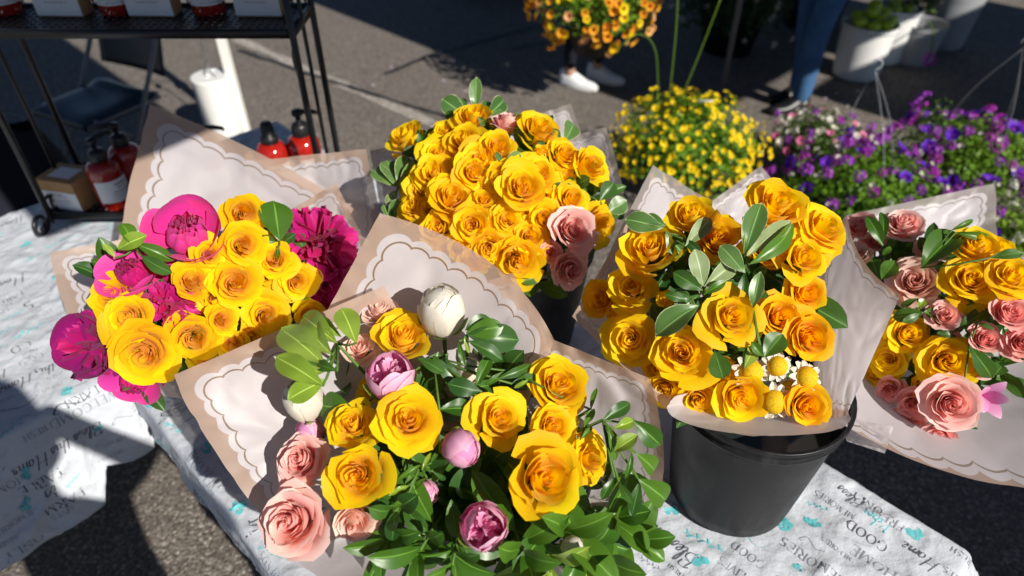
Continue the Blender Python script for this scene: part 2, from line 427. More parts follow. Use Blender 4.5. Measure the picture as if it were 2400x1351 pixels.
def hem_left(p):
    if p < -.02: return .30
    if p < .02: return .30 - .09 * (p + .02) / .04
    if p < .13: return .21 + .02 * math.sin((p - .02) * 20)
    if p < .18: return .21 - .19 * (p - .13) / .05
    return .012
C_flower = Cloth(.15, 1.02, -1.33, .11, dict(p0=.10, p1=.20, q0=.0, q1=.26), .52, 3.0, .007)
C_left = Cloth(-1.5, 1.05, -2.30, -1.40, dict(p0=.2, p1=.05, q0=.06, q1=hem_left), .18, 8.0, .006)
def trestle(name, label, r):
    p0, p1, q0, q1 = r; t = thing(name, label, 'table', T(world((p0 + p1) / 2, (q0 + q1) / 2, 0)) @ Matrix.Rotation(R_(45), 4, 'Z'))
    L, W = p1 - p0, q1 - q0
    MB().box((0, 0, TZ - .022), (L - .01, W - .01, .04), bev=.008).build('table_top', M['whitemetal'], t)
    for sx in (-1, 1):
        for sy in (-1, 1):
            x, y = sx * (L / 2 - .10), sy * (W / 2 - .12)
            MB().tube([(x, y, TZ - .045), (x, y, .0)], .014, 8).build('leg', M['greymetal'], t)
        MB().tube([(sx * (L / 2 - .10), -W / 2 + .12, .14), (sx * (L / 2 - .10), W / 2 - .12, .14)], .010, 8).build('leg_brace', M['greymetal'], t)
    return t
trestle('trestle_table', 'trestle table under the printed cloth that carries the bouquets', C_flower.r)
trestle('trestle_table', 'long trestle table under the printed cloth with the black wire rack', C_left.r)
trestle('trestle_table', 'bare trestle table beyond the right edge, shading the asphalt there', (1.35, 2.5, .72, 2.2))  # added out of view, only for the shade it casts
cl_f = tag(C_flower.build('tablecloth', None, 190, 230), 'white farmhouse-print vinyl cloth under the flower buckets', 'tablecloth')
cl_l = tag(C_left.build('tablecloth', None, 330, 170), 'white farmhouse-print vinyl cloth under the black wire rack', 'tablecloth')

# lettering: each glyph is (advance, strokes, serif points); strokes are polylines in a unit-high box, 't' marks hairlines
def V(*a): return list(a)
GL = {
 'A': (.82, [('t', [(.02, 0), (.40, 1)]), ('', [(.40, 1), (.80, 0)]), ('t', [(.17, .34), (.66, .34)])], [(.02, 0), (.8, 0)]),
 'B': (.68, [('', [(.12, 1), (.12, 0)]), ('', [(.12, 1)] + arc(.34, .76, .22, .24, 90, -90)[0:] + [(.12, .52)]), ('', [(.12, .52)] + arc(.36, .26, .26, .26, 90, -90) + [(.12, 0)])], [(.12, 0), (.12, 1)]),
 'C': (.76, [('', arc(.42, .5, .36, .5, 48, 312, 18))], []),
 'D': (.80, [('', [(.12, 1), (.12, 0)]), ('', [(.12, 1), (.3, 1)] + arc(.32, .5, .40, .5, 90, -90, 14) + [(.12, 0)])], [(.12, 0), (.12, 1)]),
 'E': (.66, [('', [(.12, 1), (.12, 0)]), ('t', [(.12, 1), (.58, 1), (.58, .86)]), ('t', [(.12, .52), (.46, .52)]), ('t', [(.12, 0), (.60, 0), (.60, .16)])], [(.12, 0), (.12, 1)]),
 'F': (.62, [('', [(.12, 1), (.12, 0)]), ('t', [(.12, 1), (.56, 1), (.56, .84)]), ('t', [(.12, .52), (.44, .52)])], [(.12, 0)]),
 'G': (.82, [('', arc(.42, .5, .36, .5, 48, 330, 18)), ('', [(.74, .42), (.74, .12)])], [(.74, .42)]),
 'H': (.84, [('', [(.12, 1), (.12, 0)]), ('', [(.70, 1), (.70, 0)]), ('t', [(.12, .5), (.70, .5)])], [(.12, 0), (.12, 1), (.7, 0), (.7, 1)]),
 'I': (.30, [('', [(.15, 1), (.15, 0)])], [(.15, 0), (.15, 1)]),
 'L': (.62, [('', [(.12, 1), (.12, 0)]), ('t', [(.12, 0), (.58, 0), (.58, .2)])], [(.12, 0), (.12, 1)]),
 'M': (.98, [('t', [(.12, 0), (.12, 1)]), ('', [(.12, 1), (.48, .08)]), ('t', [(.48, .08), (.84, 1)]), ('', [(.84, 1), (.84, 0)])], [(.12, 0), (.84, 0)]),
 'N': (.84, [('t', [(.12, 0), (.12, 1)]), ('', [(.12, 1), (.72, 0)]), ('t', [(.72, 0), (.72, 1)])], [(.12, 0), (.72, 1)]),
 'O': (.84, [('', arc(.42, .5, .36, .5, 90, 450, 24))], []),
 'R': (.74, [('', [(.12, 1), (.12, 0)]), ('', [(.12, 1)] + arc(.36, .75, .24, .25, 90, -90) + [(.12, .5)]), ('', [(.32, .5), (.70, 0)])], [(.12, 0), (.12, 1), (.7, 0)]),
 'S': (.62, [('', arc(.30, .75, .22, .25, 40, 250, 10) + arc(.30, .25, .24, .27, 80, -150, 10))], []),
 'T': (.72, [('', [(.36, 1), (.36, 0)]), ('t', [(.03, .84), (.03, 1), (.69, 1), (.69, .84)])], [(.36, 0)]),
 'V': (.80, [('', [(.02, 1), (.40, 0)]), ('t', [(.40, 0), (.78, 1)])], [(.02, 1), (.78, 1)]),
 'W': (1.1, [('', [(.02, 1), (.30, 0)]), ('t', [(.30, 0), (.55, .95)]), ('', [(.55, .95), (.80, 0)]), ('t', [(.80, 0), (1.06, 1)])], [(.02, 1), (1.06, 1)]),
 'Y': (.76, [('', [(.02, 1), (.38, .48)]), ('t', [(.38, .48), (.74, 1)]), ('', [(.38, .48), (.38, 0)])], [(.38, 0), (.02, 1), (.74, 1)]),
 ' ': (.42, [], []),
}
def sp2(*pts): return [(v.x, v.y) for v in spline([(x, y, 0) for x, y in pts], 5)]
SCR = {   # brush script, x-height about .42
 'B': (.62, [('', sp2((.16, .98), (.12, .5), (.06, .02))), ('', sp2((.0, .8), (.2, 1.0), (.5, .92), (.46, .62), (.18, .52), (.5, .44), (.52, .12), (.26, -.02), (.04, .1)))], []),
 'H': (.72, [('', sp2((.14, .98), (.10, .5), (.04, .0))), ('', sp2((.62, 1.0), (.54, .5), (.50, .0), (.60, .02))), ('t', sp2((.0, .5), (.3, .56), (.6, .52)))], []),
 'V': (.62, [('', sp2((.05, .96), (.14, .5), (.22, .0))), ('t', sp2((.22, .0), (.40, .5), (.62, 1.0)))], []),
 'l': (.22, [('', sp2((.0, .12), (.18, .6), (.18, .96), (.08, .8), (.06, .2), (.12, .0), (.24, .12)))], []),
 'e': (.32, [('', sp2((.0, .14), (.16, .22), (.24, .36), (.14, .44), (.04, .24), (.10, .02), (.32, .12)))], []),
 's': (.28, [('', sp2((.0, .1), (.14, .44), (.20, .2), (.12, .0), (.02, .04))), ('t', sp2((.18, .06), (.30, .12)))], []),
 't': (.26, [('', sp2((.12, .8), (.08, .2), (.12, .0), (.26, .12))), ('t', [(.0, .54), (.24, .56)])], []),
 'h': (.40, [('', sp2((.12, .96), (.06, .4), (.04, .0))), ('', sp2((.05, .2), (.18, .42), (.28, .34), (.26, .04), (.40, .12)))], []),
 'i': (.20, [('', sp2((.06, .42), (.05, .1), (.10, .0), (.2, .12))), ('', [(.08, .60), (.09, .66)])], []),
 'o': (.36, [('', sp2((.18, .44), (.04, .26), (.10, .02), (.26, .06), (.28, .34), (.18, .44), (.36, .36)))], []),
 'm': (.58, [('', sp2((.04, .42), (.04, .0))), ('', sp2((.04, .22), (.16, .42), (.24, .34), (.24, .0))), ('', sp2((.24, .22), (.36, .42), (.46, .34), (.46, .04), (.58, .12)))], []),
 'r': (.28, [('', sp2((.05, .42), (.04, .0))), ('', sp2((.04, .24), (.14, .42), (.26, .40)))], []),
 'b': (.36, [('', sp2((.08, .96), (.05, .4), (.06, .04), (.24, .04), (.28, .32), (.14, .42), (.06, .3))), ('t', sp2((.26, .2), (.36, .18)))], []),
 'a': (.36, [('', sp2((.26, .38), (.10, .42), (.04, .12), (.14, .0), (.26, .2), (.27, .4), (.26, .06), (.36, .12)))], []),
 'n': (.40, [('', sp2((.05, .42), (.04, .0))), ('', sp2((.04, .22), (.18, .42), (.28, .34), (.26, .04), (.40, .12)))], []),
 'd': (.38, [('', sp2((.26, .36), (.10, .42), (.04, .12), (.14, .0), (.26, .2), (.30, .98), (.27, .06), (.38, .12)))], []),
 ' ': (.22, [], []),
}
def word_strokes(txt, style):
    font = SCR if style == 'script' else GL
    x = 0; out = []
    for ch in txt:
        adv, strokes, ser = font[ch]
        for fl, pts in strokes:
            sl = (lambda p: (p[0] + x + p[1] * .22, p[1])) if style == 'script' else (lambda p: (p[0] + x, p[1]))
            out.append((fl, [sl(p) for p in pts]))
        if style == 'serif':
            for a, b in ser: out.append(('s', [(a + x - .10, b), (a + x + .10, b)]))
        x += adv + (.10 if style != 'script' else .02)
    return out, x
class Printer:
    def __init__(s, cloth, obj, dirv, upv): s.c, s.o, s.d, s.u = cloth, obj, dirv, upv; s.used = []; s.k = 0
    def ribbon(s, mb, pts, w, org, size, flag, lift):
        P = []
        for a, b in zip(pts[:-1], pts[1:]):
            n = max(1, int(math.dist(a, b) * size / .006))
            P += [(a[0] + (b[0] - a[0]) * i / n, a[1] + (b[1] - a[1]) * i / n) for i in range(n)]
        P.append(pts[-1]); vs = []; fs = []
        for i, p in enumerate(P):
            a, b = P[max(i - 1, 0)], P[min(i + 1, len(P) - 1)]; L = math.dist(a, b) or 1; d = ((b[0] - a[0]) / L, (b[1] - a[1]) / L)
            k = (w * .33 if flag in ('t', 's') else w * (.34 + .66 * abs(d[1]) ** 1.2)) / 2
            for sg in (1, -1):
                x, y = (p[0] - d[1] * k * sg) * size, (p[1] + d[0] * k * sg) * size
                sa = org[0] + s.d[0] * x + s.u[0] * y; sb = org[1] + s.d[1] * x + s.u[1] * y
                vs.append(s.c.pt(sa, sb, lift))
        for i in range(len(P) - 1): fs.append((2 * i, 2 * i + 1, 2 * i + 3, 2 * i + 2))
        mb.add(vs, fs)
    def fits(s, c, hw, hh):
        p0, p1, q0, q1 = s.c.r; ov = s.c.over
        for a in (-1, 1):
            for b in (-1, 1):
                x = c[0] + s.d[0] * hw * a + s.u[0] * hh * b; y = c[1] + s.d[1] * hw * a + s.u[1] * hh * b; h1 = ov['q1'](x) if callable(ov['q1']) else ov['q1']
                if not (p0 - ov['p0'] < x < p1 + ov['p1'] and q0 - ov['q0'] < y < q1 + h1): return False
        return True
    def word(s, txt, centre, size, style='serif', ink='ink', w=None):
        w = w or (.080 if style == 'script' else .125); size *= .66
        if not s.fits(centre, word_strokes(txt, style)[1] * size / 2, size * .6): return
        st, tot = word_strokes(txt, style); org = (centre[0] - s.d[0] * tot * size / 2 - s.u[0] * size * .4, centre[1] - s.d[1] * tot * size / 2 - s.u[1] * size * .4)
        mb = MB()
        for i, (fl, pts) in enumerate(st): s.ribbon(mb, pts, w, org, size, fl, .0018 + .00012 * (i % 7))
        s.used.append((centre, tot * size / 2, size * .62)); s.k += 1
        return mb.build('printed_word', M[ink], s.o)
    def motif(s, centre, size, kind, ink, seed):
        if not s.fits(centre, size, size * .6): return
        rr = random.Random(seed); mb = MB(); st = []
        if kind == 'cotton':
            for k in range(5):
                a = rr.uniform(0, 6.28); c = (.28 * math.cos(a) + .1 * rr.random(), .28 * math.sin(a))
                for q in range(3): st.append(arc(c[0], c[1], .22 - .07 * q, .20 - .06 * q, rr.uniform(0, 90), rr.uniform(230, 400), 8))
            st += [[(-.1, -.4), (.1, .3)], [(0, -.2), (.35, .15)]]
        elif kind == 'sprig':
            st.append(sp2((-.9, -.25), (-.3, -.1), (.3, .0), (.9, .25)))
            for k in range(7):
                x = -.7 + .24 * k; y = -.2 + .06 * k
                st.append([(x, y), (x + .17, y + (.24 if k % 2 else -.22))])
        elif kind == 'swash':
            st.append(sp2((-1, -.1), (-.4, .2), (.1, -.05), (.6, -.25), (1, .15), (.75, .25)))
        for i, pts in enumerate(st): s.ribbon(mb, pts, .11, centre, size, '', .0018 + .00012 * (i % 7))
        s.used.append((centre, size * .8, size * .5)); return mb.build('printed_motif', M[ink], s.o)
    def free(s, c, hw, hh):
        for (u, w2, h2) in s.used:
            dx = (c[0] - u[0]) * s.d[0] + (c[1] - u[1]) * s.d[1]; dy = (c[0] - u[0]) * s.u[0] + (c[1] - u[1]) * s.u[1]
            if abs(dx) < hw + w2 and abs(dy) < hh + h2: return False
        return True
PF = Printer(C_flower, cl_f, (0, -1), (-1, 0))
PL = Printer(C_left, cl_l, (-1, 0), (0, 1))
for txt, x, y, sz, sty, ink in [
    ('WELCOME', 478, 1102, .030, 'serif', 'ink_grey'), ('FARM', 355, 1020, .036, 'serif', 'ink'), ('to', 384, 980, .06, 'script', 'ink'),
    ('TABLE', 425, 960, .036, 'serif', 'ink_grey'), ('FRIENDS', 530, 1095, .015, 'serif', 'ink_grey'), ('FARM', 560, 1275, .040, 'serif', 'ink'),
    ('to', 594, 1237, .07, 'script', 'ink'), ('FRIENDS', 640, 1330, .022, 'serif', 'ink_grey'), ('GOOD', 835, 1335, .036, 'serif', 'ink_grey'), ('Bless this', 1568, 1272, .052, 'script', 'ink'),
    ('LIVES', 1715, 1332, .022, 'serif', 'ink_grey'), ('GOOD', 2030, 1255, .030, 'serif', 'ink'), ('Vibes', 2056, 1222, .040, 'script', 'ink_teal'),
    ('ONLY', 2030, 1178, .026, 'serif', 'ink'), ('MEMORIES', 1905, 1318, .028, 'serif', 'ink_grey'), ('HOME', 2045, 1318, .032, 'serif', 'ink_grey'),
    ('FRESH', 2118, 1142, .026, 'serif', 'ink_grey'), ('Bless', 2022, 1090, .042, 'script', 'ink'), ('MEMORIES', 1955, 1183, .018, 'serif', 'ink_grey'),
    ('LIVES', 1470, 1335, .034, 'serif', 'ink_grey'), ('HOME', 468, 1165, .03, 'serif', 'ink')]:
    PF.word(txt, C_flower.find(x, y), sz, sty, ink)
for x, y, sz, k, ink in [(358, 943, .03, 'cotton', 'ink_teal'), (410, 1005, .03, 'sprig', 'ink_teal'), (560, 1190, .035, 'cotton', 'ink_teal'), (402, 1085, .02, 'cotton', 'ink_teal'),
    (630, 1292, .028, 'sprig', 'ink_teal'), (765, 1335, .016, 'sprig', 'ink'), (1650, 1270, .04, 'sprig', 'ink_teal'), (1645, 1322, .03, 'cotton', 'ink_teal'), (1905, 1225, .03, 'cotton', 'ink_teal'),
    (2180, 1200, .03, 'cotton', 'ink_teal'), (1560, 940, .03, 'cotton', 'ink_teal'), (1555, 1120, .03, 'swash', 'ink')]:
    PF.motif(C_flower.find(x, y), sz, k, ink, int(x))
for txt, x, y, sz, sty, ink in [
    ('TABLE', 97, 1128, .034, 'serif', 'ink'), ('to', 123, 1155, .06, 'script', 'ink'), ('FARM', 150, 1177, .036, 'serif', 'ink'), ('HOME', 12, 1140, .030, 'serif', 'ink_grey'),
    ('Bless this Home', 140, 1052, .050, 'script', 'ink'), ('FRESH', 87, 1012, .022, 'serif', 'ink_grey'), ('ONLY', 56, 1285, .034, 'serif', 'ink_grey'), ('MEMORIES', 35, 1222, .020, 'serif', 'ink_grey'),
    ('GO', 278, 1082, .030, 'serif', 'ink'), ('Bless this Home', 105, 872, .050, 'script', 'ink'), ('GO', 48, 815, .036, 'serif', 'ink'), ('FARM', 70, 840, .022, 'serif', 'ink_grey'),
    ("S", 65, 717, .050, 'serif', 'ink'), ('FRIENDS', 68, 735, .016, 'serif', 'ink_grey'), ('Home', 20, 663, .060, 'script', 'ink'), ('WELCOME', 200, 955, .034, 'serif', 'ink_grey'), ('FARM', 190, 930, .030, 'serif', 'ink')]:
    PL.word(txt, C_left.find(x, y), sz, sty, ink)
for x, y, sz, k, ink in [(65, 1107, .03, 'cotton', 'ink_teal'), (65, 1180, .035, 'cotton', 'ink_teal'), (172, 1125, .02, 'sprig', 'ink_teal'), (155, 918, .03, 'cotton', 'ink_teal'), (235, 1005, .022, 'cotton', 'ink_teal'),
    (120, 1240, .05, 'swash', 'ink'), (200, 1180, .05, 'swash', 'ink'), (60, 575, .03, 'cotton', 'ink_teal'), (85, 610, .03, 'sprig', 'ink_teal'), (35, 740, .03, 'sprig', 'ink_teal'), (70, 775, .04, 'sprig', 'ink_teal'), (30, 960, .05, 'swash', 'ink_grey'), (170, 945, .04, 'swash', 'ink')]:
    PL.motif(C_left.find(x, y), sz, k, ink, int(x) + 1)
rnd = random.Random(12)
words_f = [('FRIENDS', .013, 'serif', 'ink_grey'), ('MEMORIES', .013, 'serif', 'ink_grey'), ('FRESH', .012, 'serif', 'ink'), ('MEMORIES', .017, 'serif', 'ink_grey'), ('Home', .045, 'script', 'ink'), ('FRIENDS', .014, 'serif', 'ink_grey'), ('GOOD', .026, 'serif', 'ink_grey'), ('HOME', .022, 'serif', 'ink_grey'), ('FRESH', .017, 'serif', 'ink_grey'), ('FARM', .026, 'serif', 'ink'), ('LIVES', .020, 'serif', 'ink_grey')]
def filler(pr, inside, tries, a0, a1, b0, b1):
    for _ in range(tries):
        c = (rnd.uniform(a0, a1), rnd.uniform(b0, b1)); x, y = project(pr.c.pt(*c))
        if not inside(x, y): continue
        if rnd.random() < .62:
            w, sz, sty, ink = rnd.choice(words_f); hw = word_strokes(w, sty)[1] * sz / 2
            if pr.free(c, hw * .66 + .005, sz * .42 + .003): pr.word(w, c, sz, sty, ink)
        else:
            sz = rnd.uniform(.018, .035)
            if pr.free(c, sz, sz * .6): pr.motif(c, sz, rnd.choice(['cotton', 'sprig', 'swash']), rnd.choice(['ink_teal', 'ink_teal', 'ink_grey']), rnd.random())
filler(PF, lambda x, y: (280 < x < 720 and y > 900) or (x > 1500 and y > 1030) or (600 < x < 1000 and y > 1290), 1500, .06, 1.18, -1.3, .3)
filler(PL, lambda x, y: -20 < x < 420 and 470 < y < 1330, 1900, -.6, .7, -2.3, -1.12)
# ------------------------------------------------------------------ flowers: petal meshes are shared between flowers of a kind
def smooth(x, a, b):
    x = max(0, min(1, (x - a) / (b - a))); return x * x * (3 - 2 * x)
def rose_petals(seed, mat, n=22, opened=1.0, spread=1.0, point=.10, heart=1.0):
    """a head of diameter about 1: tight spiral heart, rolled lips further out"""
    rr = random.Random(seed); out = []; th = rr.uniform(0, 6); built = []
    for i in range(n):
        t = i / (n - 1); th += 2.39996 + rr.uniform(-.28, .28)
        R = (.022 + .40 * t ** .80 * (.75 + .25 * spread)) * rr.uniform(.92, 1.06)
        H = .70 + .03 * math.sin(t * 3) - (.22 * opened) * t ** 2.2 + rr.uniform(-.045, .035)
        W = (1.75 * (1 - t) + .92 * t) * rr.uniform(.85, 1.12)
        lip = (.045 + smooth(t, .08, .8) * .075) * (.5 + .5 * opened) * rr.uniform(.65, 1.35); lean = smooth(t, .74, 1) * .07 * opened * rr.uniform(.2, 1.5); roll = smooth(t, .35, 1) * .05 * rr.uniform(.4, 1.4)
        ph, am, tw = rr.uniform(0, 6), .006 + .026 * t, rr.uniform(-.08, .08)
        tip = point * .55 * smooth(t, .3, 1) * rr.uniform(.2, 1.6); notch = rr.uniform(0, .04)
        nu, nv = (8, 7) if t > .3 else (8, 4)
        def fn(u, v, lean=lean, R=R, H=H, W=W, lip=lip, roll=roll, ph=ph, am=am, th=th, tip=tip, t=t, tw=tw, notch=notch):
            a = 2 * u - 1; h = v * (1 - .20 * abs(a) ** 2.6 - notch * math.exp(-(a / .2) ** 2) * (1 if t < .4 else 0))
            rr_ = R * (math.sin(min(1, .10 + h * 1.05) * math.pi / 2) ** .8) * (1 - .66 * (1 - t) ** 1.6 * h * h)
            rr_ += .05 * a * (1 - .7 * t)                        # one side tucks inside its neighbour
            c = max(0, (h - .60) / .40)
            rr_ += lean * h * h + lip * c ** 1.6 + roll * abs(a) ** 3 * h + am * math.sin(5.2 * a + ph) * h ** 2 + am * .5 * math.sin(11 * a + ph * 3) * h ** 3
            z = H * h - lean * .5 * h ** 3 - .75 * lip * c ** 2.2 - roll * .8 * abs(a) ** 3 * h * c
            k = 1 - abs(a)
            rr_ += tip * max(0, k - .25) * c; z += am * .8 * math.sin(4.1 * a + ph * 2) * h
            an = th + a * W * (.30 + .70 * math.sin(min(1, h * 1.25) * math.pi / 2)) + tw * h
            return (rr_ * math.cos(an), rr_ * math.sin(an), z)
        m = MB(); m.grid(nu, nv, fn); m.uv = [(t, v) for (u, v) in m.uv]
        built.append(m)
    rs = sorted(math.hypot(x, y) for m in built for x, y, z in m.v); k = .5 / rs[int(len(rs) * .993)]
    for m in built:
        m.v = [(x * k, y * k, z * k) for x, y, z in m.v]; out.append(('petal', m.mesh('rose_petal', M[mat])))
    return out
def calyx_parts(stem_len=1.6, r=.16):
    m = MB(); m.lathe([(0, -.20), (.07, -.19), (.10, -.10), (.115, -.02), (.10, .03)], 10)
    for k in range(5):
        a = TAU * k / 5
        def fn(u, v, a=a):
            w = (2 * u - 1) * .085 * math.sin(math.pi * min(1, .25 + v * .75)) ** .8 * (1 - v * .85)
            rad = .09 + .26 * v * (1 - .15 * v); z = .0 + .13 * v - .22 * v * v
            return (rad * math.cos(a) - w * math.sin(a), rad * math.sin(a) + w * math.cos(a), z)
        m.grid(2, 5, fn)
    st = MB().tube([(0, 0, -.12), (.02, .01, -.5), (0, .03, -stem_len)], [.05, .042, .04], 6)
    return [('calyx', m.mesh('calyx', M['leaf'])), ('stem', st.mesh('flower_stem', M['stem']))]
def bowl_petals(seed, mat_out, mat_in, n_out=7, n_in=22, closed=.5):
    """peony cup: big rounded outer petals around a crumpled heart"""
    rr = random.Random(seed); out = []; th = rr.uniform(0, 6)
    for i in range(n_in):
        t = i / n_in; th += 2.39996; R = .05 + .27 * t ** .8; H = .50 + .08 * rr.random() - .04 * t; W = rr.uniform(.5, .85); ph = rr.uniform(0, 6)
        def fn(u, v, R=R, H=H, W=W, th=th, ph=ph):
            a = 2 * u - 1; h = v * (1 - .16 * abs(a) ** 2 - .05 * abs(math.sin(a * 6 + ph)))
            r = R * math.sin(min(1, .12 + h * 1.1) * math.pi / 2) ** .6 * (1 - .50 * h ** 2.2) + .028 * math.sin(7 * a + ph) * h * h
            an = th + a * W * (.4 + .6 * math.sin(min(1, h * 1.4) * math.pi / 2))
            return (r * math.cos(an), r * math.sin(an), H * h + .03 * math.sin(9 * a + ph) * h * h)
        m = MB(); m.grid(9, 5, fn); m.uv = [(t * .5, v) for (u, v) in m.uv]; out.append(('petal', m.mesh('peony_petal', M[mat_in])))
    for i in range(n_out):
        t = i / max(1, n_out - 1); th += 2.39996 + rr.uniform(-.3, .3); R = .36 + .10 * t; H = .52 - .10 * t * (1 - closed) + rr.uniform(-.07, .06); W = rr.uniform(.72, 1.0); ph = rr.uniform(0, 6); op = (1 - closed) * rr.uniform(.2, 1.2)
        def fn(u, v, R=R, H=H, W=W, th=th, ph=ph, op=op):
            a = 2 * u - 1; h = v * (1 - .30 * abs(a) ** 2.4)
            r = R * math.sin(min(1, .08 + h * .98) * math.pi / 2) ** .75 + op * .24 * h ** 3 - (1 - op) * .09 * h ** 3 + .012 * math.sin(4 * a + ph) * h
            an = th + a * W * (.35 + .65 * math.sin(min(1, h * 1.3) * math.pi / 2))
            return (r * math.cos(an), r * math.sin(an), H * h - op * .10 * h ** 3)
        m = MB(); m.grid(9, 7, fn); m.uv = [(.55 + .45 * t, v) for (u, v) in m.uv]; out.append(('petal', m.mesh('peony_petal', M[mat_out])))
    return out
def frill_petals(seed, mat, mat2, n=58):
    """double peony: a dome of narrow petals with torn tips"""
    rr = random.Random(seed); out = []
    for i in range(n):
        t = (i + .5) / n; el = math.acos(1 - t * 1.12); az = i * 2.39996
        d = Vector((math.sin(el) * math.cos(az), math.sin(el) * math.sin(az), math.cos(el) * .85)); L = rr.uniform(.40, .52) * (1.1 if t > .8 else 1)
        W = rr.uniform(.10, .17) * (1.5 if t > .82 else 1); Q = frame((0, 0, .05), d, rr.uniform(0, 6)); ph = rr.uniform(0, 6); bend = rr.uniform(-.12, .18); teeth = rr.uniform(.03, .09)
        def fn(u, v, Q=Q, L=L, W=W, ph=ph, bend=bend, teeth=teeth):
            a = 2 * u - 1; jag = teeth * (abs(math.sin(a * 5 + ph)) - .5) * v ** 4
            x = a * W * (.25 + .75 * math.sin(math.pi * min(1, .18 + v * .62))); y = bend * v * v + .06 * abs(a) * v + .03 * math.sin(a * 7 + ph) * v * v
            return Q @ Vector((x, y, L * (v * (1 - .10 * a * a)) + jag))
        m = MB(); m.grid(6, 5, fn); m.uv = [(t, v) for (u, v) in m.uv]; out.append(('petal', m.mesh('frilled_petal', M[mat if rr.random() < .7 else mat2])))
    return out
def bud_petals(seed, mat, n=9, egg=1.15, top_=(.80, .99), core=True):
    """closed peony bud: broad petals lapped round an egg"""
    rr = random.Random(seed); out = []; th = 0
    if core: core = MB().lathe([(.385 * math.cos(a) ** .9 if math.cos(a) > 1e-6 else 0, .5 * egg * (math.sin(a) * .87 + 1)) for a in [-math.pi / 2 + math.pi * k / 12 for k in range(13)]], 20); core.uv = [(.4, .5)] * len(core.v); out.append(('heart', core.mesh('bud_heart', M[mat])))
    for i in range(n):
        t = i / (n - 1); th += 2.2 + rr.uniform(-.3, .3); k = .84 + .19 * t; W = rr.uniform(.7, 1.1); ph = rr.uniform(0, 6); top = (rr.uniform(*top_) - .10 * t) if t > .25 else max(top_)
        def fn(u, v, k=k, W=W, th=th, ph=ph, top=top):
            a = 2 * u - 1; h = v * top * (1 - .20 * abs(a) ** 2.2); la = -math.pi / 2 + math.pi * min(.985, h)
            r = .43 * k * math.cos(la) ** .9 if math.cos(la) > 0 else 0; r += .014 * math.sin(7 * a + ph + 3 * h) * h * (1 - .6 * h) + .022 * abs(a) ** 4 * math.sin(math.pi * h) + .02 * smooth(h, .55, .8) * abs(math.sin(4 * a + ph)) + .05 * max(0, h - .72) * rr_out + .022 * noise.noise(Vector((a * 3, h * 5, ph))) + .010 * noise.noise(Vector((a * 9, h * 6, ph)))
            an = th + a * W
            return (r * math.cos(an), r * math.sin(an), .5 * egg * (math.sin(la) * k + 1))
        rr_out = rr.uniform(0, 1)
        m = MB(); m.grid(8, 9, fn); m.uv = [(.3 + .6 * t, v) for (u, v) in m.uv]; out.append(('petal', m.mesh('bud_petal', M[mat])))
    return out
def daisy_parts(seed):
    rr = random.Random(seed); out = []
    m = MB(); m.lathe([(0, .36), (.11, .35), (.21, .30), (.285, .20), (.31, .09), (.25, .0)], 18); out.append(('disc', m.mesh('daisy_disc', M['disc'])))
    for k in range(12):
        a = TAU * k / 12 + rr.uniform(-.1, .1); L = rr.uniform(.19, .29); dr = rr.uniform(-.02, .16)
        def fn(u, v, a=a, L=L, dr=dr):
            w = (2 * u - 1) * .105 * math.sin(math.pi * min(1, .3 + .6 * v)) ** .7; r = .23 + L * v; z = .05 + dr * v - .1 * v * v + .05 * (2 * u - 1) ** 2
            return (r * math.cos(a) - w * math.sin(a), r * math.sin(a) + w * math.cos(a), z)
        m = MB(); m.grid(3, 3, fn); m.uv = [(.8, v) for (u, v) in m.uv]; out.append(('petal', m.mesh('daisy_petal', M['white'])))
    return out
def lily_parts(seed):
    rr = random.Random(seed); out = []
    for k in range(6):
        a = TAU * k / 6 + rr.uniform(-.1, .1); el = .55 + .25 * (k % 2)
        def fn(u, v, a=a, el=el):
            w = (2 * u - 1) * .15 * math.sin(math.pi * min(1, .12 + .86 * v)) ** .8; r = .62 * v * el; z = .55 * v * (1 - .45 * v * el) + .3 * w * w
            return (r * math.cos(a) - w * math.sin(a), r * math.sin(a) + w * math.cos(a), z)
        m = MB(); m.grid(4, 7, fn); m.uv = [(.8, v) for (u, v) in m.uv]; out.append(('petal', m.mesh('lily_petal', M['mauve'])))
    return out
t = NT('daisy_disc'); vo = t.n('ShaderNodeTexVoronoi'); vo.inputs['Scale'].default_value = 26; t.l(t.coord('Object'), vo.inputs['Vector'])
bb = t.bsdf(t.mix(vo.outputs['Distance'], (.80, .52, .01), (.50, .28, .005)), .7, .2); t.bump(vo.outputs['Distance'], bb, -.6, .03)
M['disc'] = t.done(bb)

